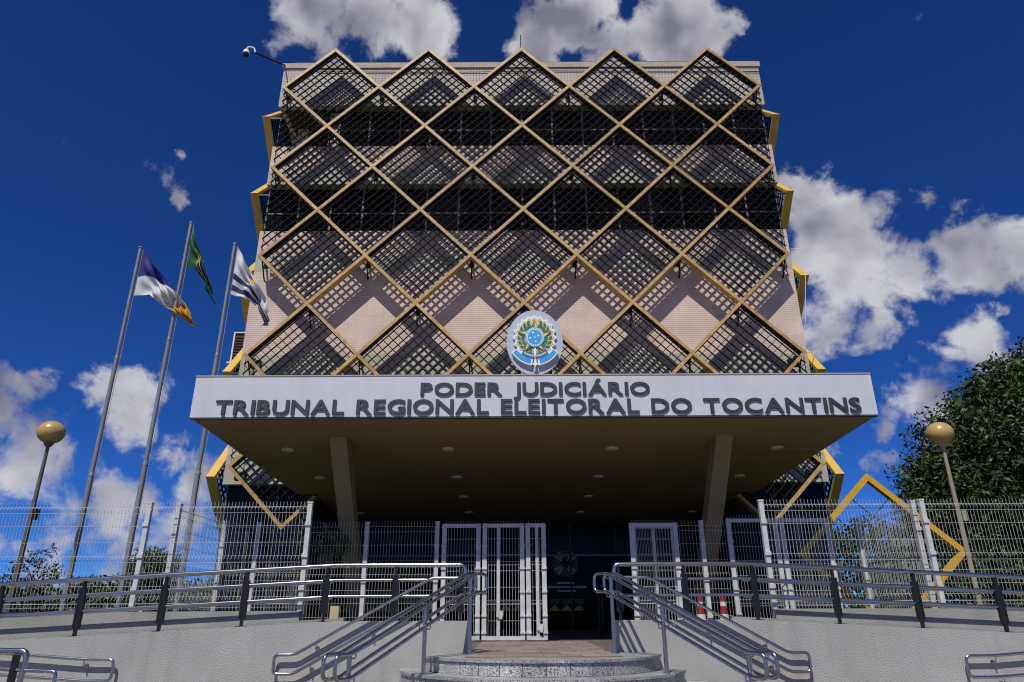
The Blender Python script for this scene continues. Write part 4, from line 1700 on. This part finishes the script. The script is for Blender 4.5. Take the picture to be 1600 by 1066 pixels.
def tree(name, label, x, y, z0, cz_, rx, ry, rz, n, per, spread, size, m, seed, trunk_r=.2, cat='tree', group=None, inner=.45):
    t = thing(name, label, cat, (x, y, z0), group)
    g = np.random.default_rng(seed)
    tb = MB()
    top = Vector((x + g.normal() * .1, y, cz_ - rz * .2))
    tb.tube([(x, y, z0 - .02), (x + .05, y, (z0 + top.z) / 2), top], [trunk_r, trunk_r * .8, trunk_r * .55], 9)
    for k in range(7):
        a = 2 * math.pi * k / 7 + g.uniform(-.3, .3)
        st = Vector((x, y, z0)).lerp(top, g.uniform(.6, 1))
        en = Vector((x + math.cos(a) * rx * .7, y + math.sin(a) * ry * .7, cz_ + g.uniform(-.2, .5) * rz))
        tb.tube([st, st.lerp(en, .5) + Vector((0, 0, .1 * rz)), en], [trunk_r * .42, trunk_r * .28, trunk_r * .1], 6)
    tb.build('trunk', M['bark'], t, smooth=True)
    leaves_mesh(crown_points(x, y, cz_, rx, ry, rz, n, seed, inner), per, spread, size, 'crown', m, t, seed)
    if n > 1000:      # larger leaves added deep in a dense crown to block sky specks
        leaves_mesh(crown_points(x, y, cz_, rx * .86, ry * .86, rz * .86, 1500, seed + 1, .3), 12, .3, size * 3.0, 'inner_crown', m, t, seed + 1)
    return t


tree('broadleaf_tree', 'big dense dark green tree at the right edge behind the fence', 19.9, 22.0, e(-.5), e(3.5), 8.0, 5.2, 5.2, 4600, 46, .24, .19, M['leaf_dark'], 3, .45, inner=.5)
tree('broadleaf_tree', 'dark bushy tree at the far left edge behind the fence', -23.2, 30, e(-.1), e(1.4), 1.4, 1.4, 1.6, 130, 30, .2, .2, M['leaf_mid'], 5, .12)
tree('sapling', 'thin sparse reddish tree between the lamp post and the first flagpole', -19.6, 30, e(-.1), e(1.7), 1.0, 1.0, .95, 30, 16, .18, .22, M['leaf_red'], 8, .06)
tree('broadleaf_tree', 'small round green tree between the middle flagpole and the fence corner', -14.9, 30, e(-.1), e(1.75), .98, .98, .85, 110, 30, .16, .17, M['leaf_mid'], 6, .09)
tree('broadleaf_tree', 'dim tree behind the yellow diamond frame', 13.2, 28, e(-.5), e(1.1), 4.2, 2.4, 2.2, 420, 36, .28, .22, M['leaf_dark'], 9, .12)
# clipped hedges beyond the left fence
hp = []
for k in range(1100):
    hp.append((rng.uniform(-44, -6.5), rng.uniform(33, 34.5), e(-.05) + rng.uniform(-.1, 1.3) * (1 + .12 * math.sin(k))))
hg = leaves_mesh(hp, 26, .28, .3, 'hedge', M['leaf_mid'], None, 21)
tag(hg, 'long dark hedge beyond the left wire fence', 'hedge')
hp = [(rng.uniform(9.5, 34), rng.uniform(19, 20.2), e(-.5) + rng.uniform(.0, 1.7)) for k in range(800)]
hg = leaves_mesh(hp, 24, .25, .26, 'hedge', M['leaf_dark'], None, 22)
tag(hg, 'dark hedge under the big tree behind the right wire fence', 'hedge')
pl = thing('potted_plant', 'potted leafy plant in the shade behind the inner left fence', 'plant', (-3.75, 14.9, LAND))
MB().lathe([(.16, LAND + .001), (.22, LAND + .38), (.24, LAND + .42)], -3.75, 14.9, 20).build('pot', M['pot'], pl, smooth=True)
MB().tube([(-3.75, 14.9, LAND + .3), (-3.72, 14.9, LAND + 1.3), (-3.76, 14.9, LAND + 1.9)], [.03, .025, .015], 7).build('stem', M['bark'], pl)
leaves_mesh(crown_points(-3.76, 14.9, LAND + 1.85, .33, .33, .34, 26, 4), 18, .07, .13, 'crown', leaf_mat('shade_leaf', (.05, .09, .02), (.12, .17, .05)), pl, 4)
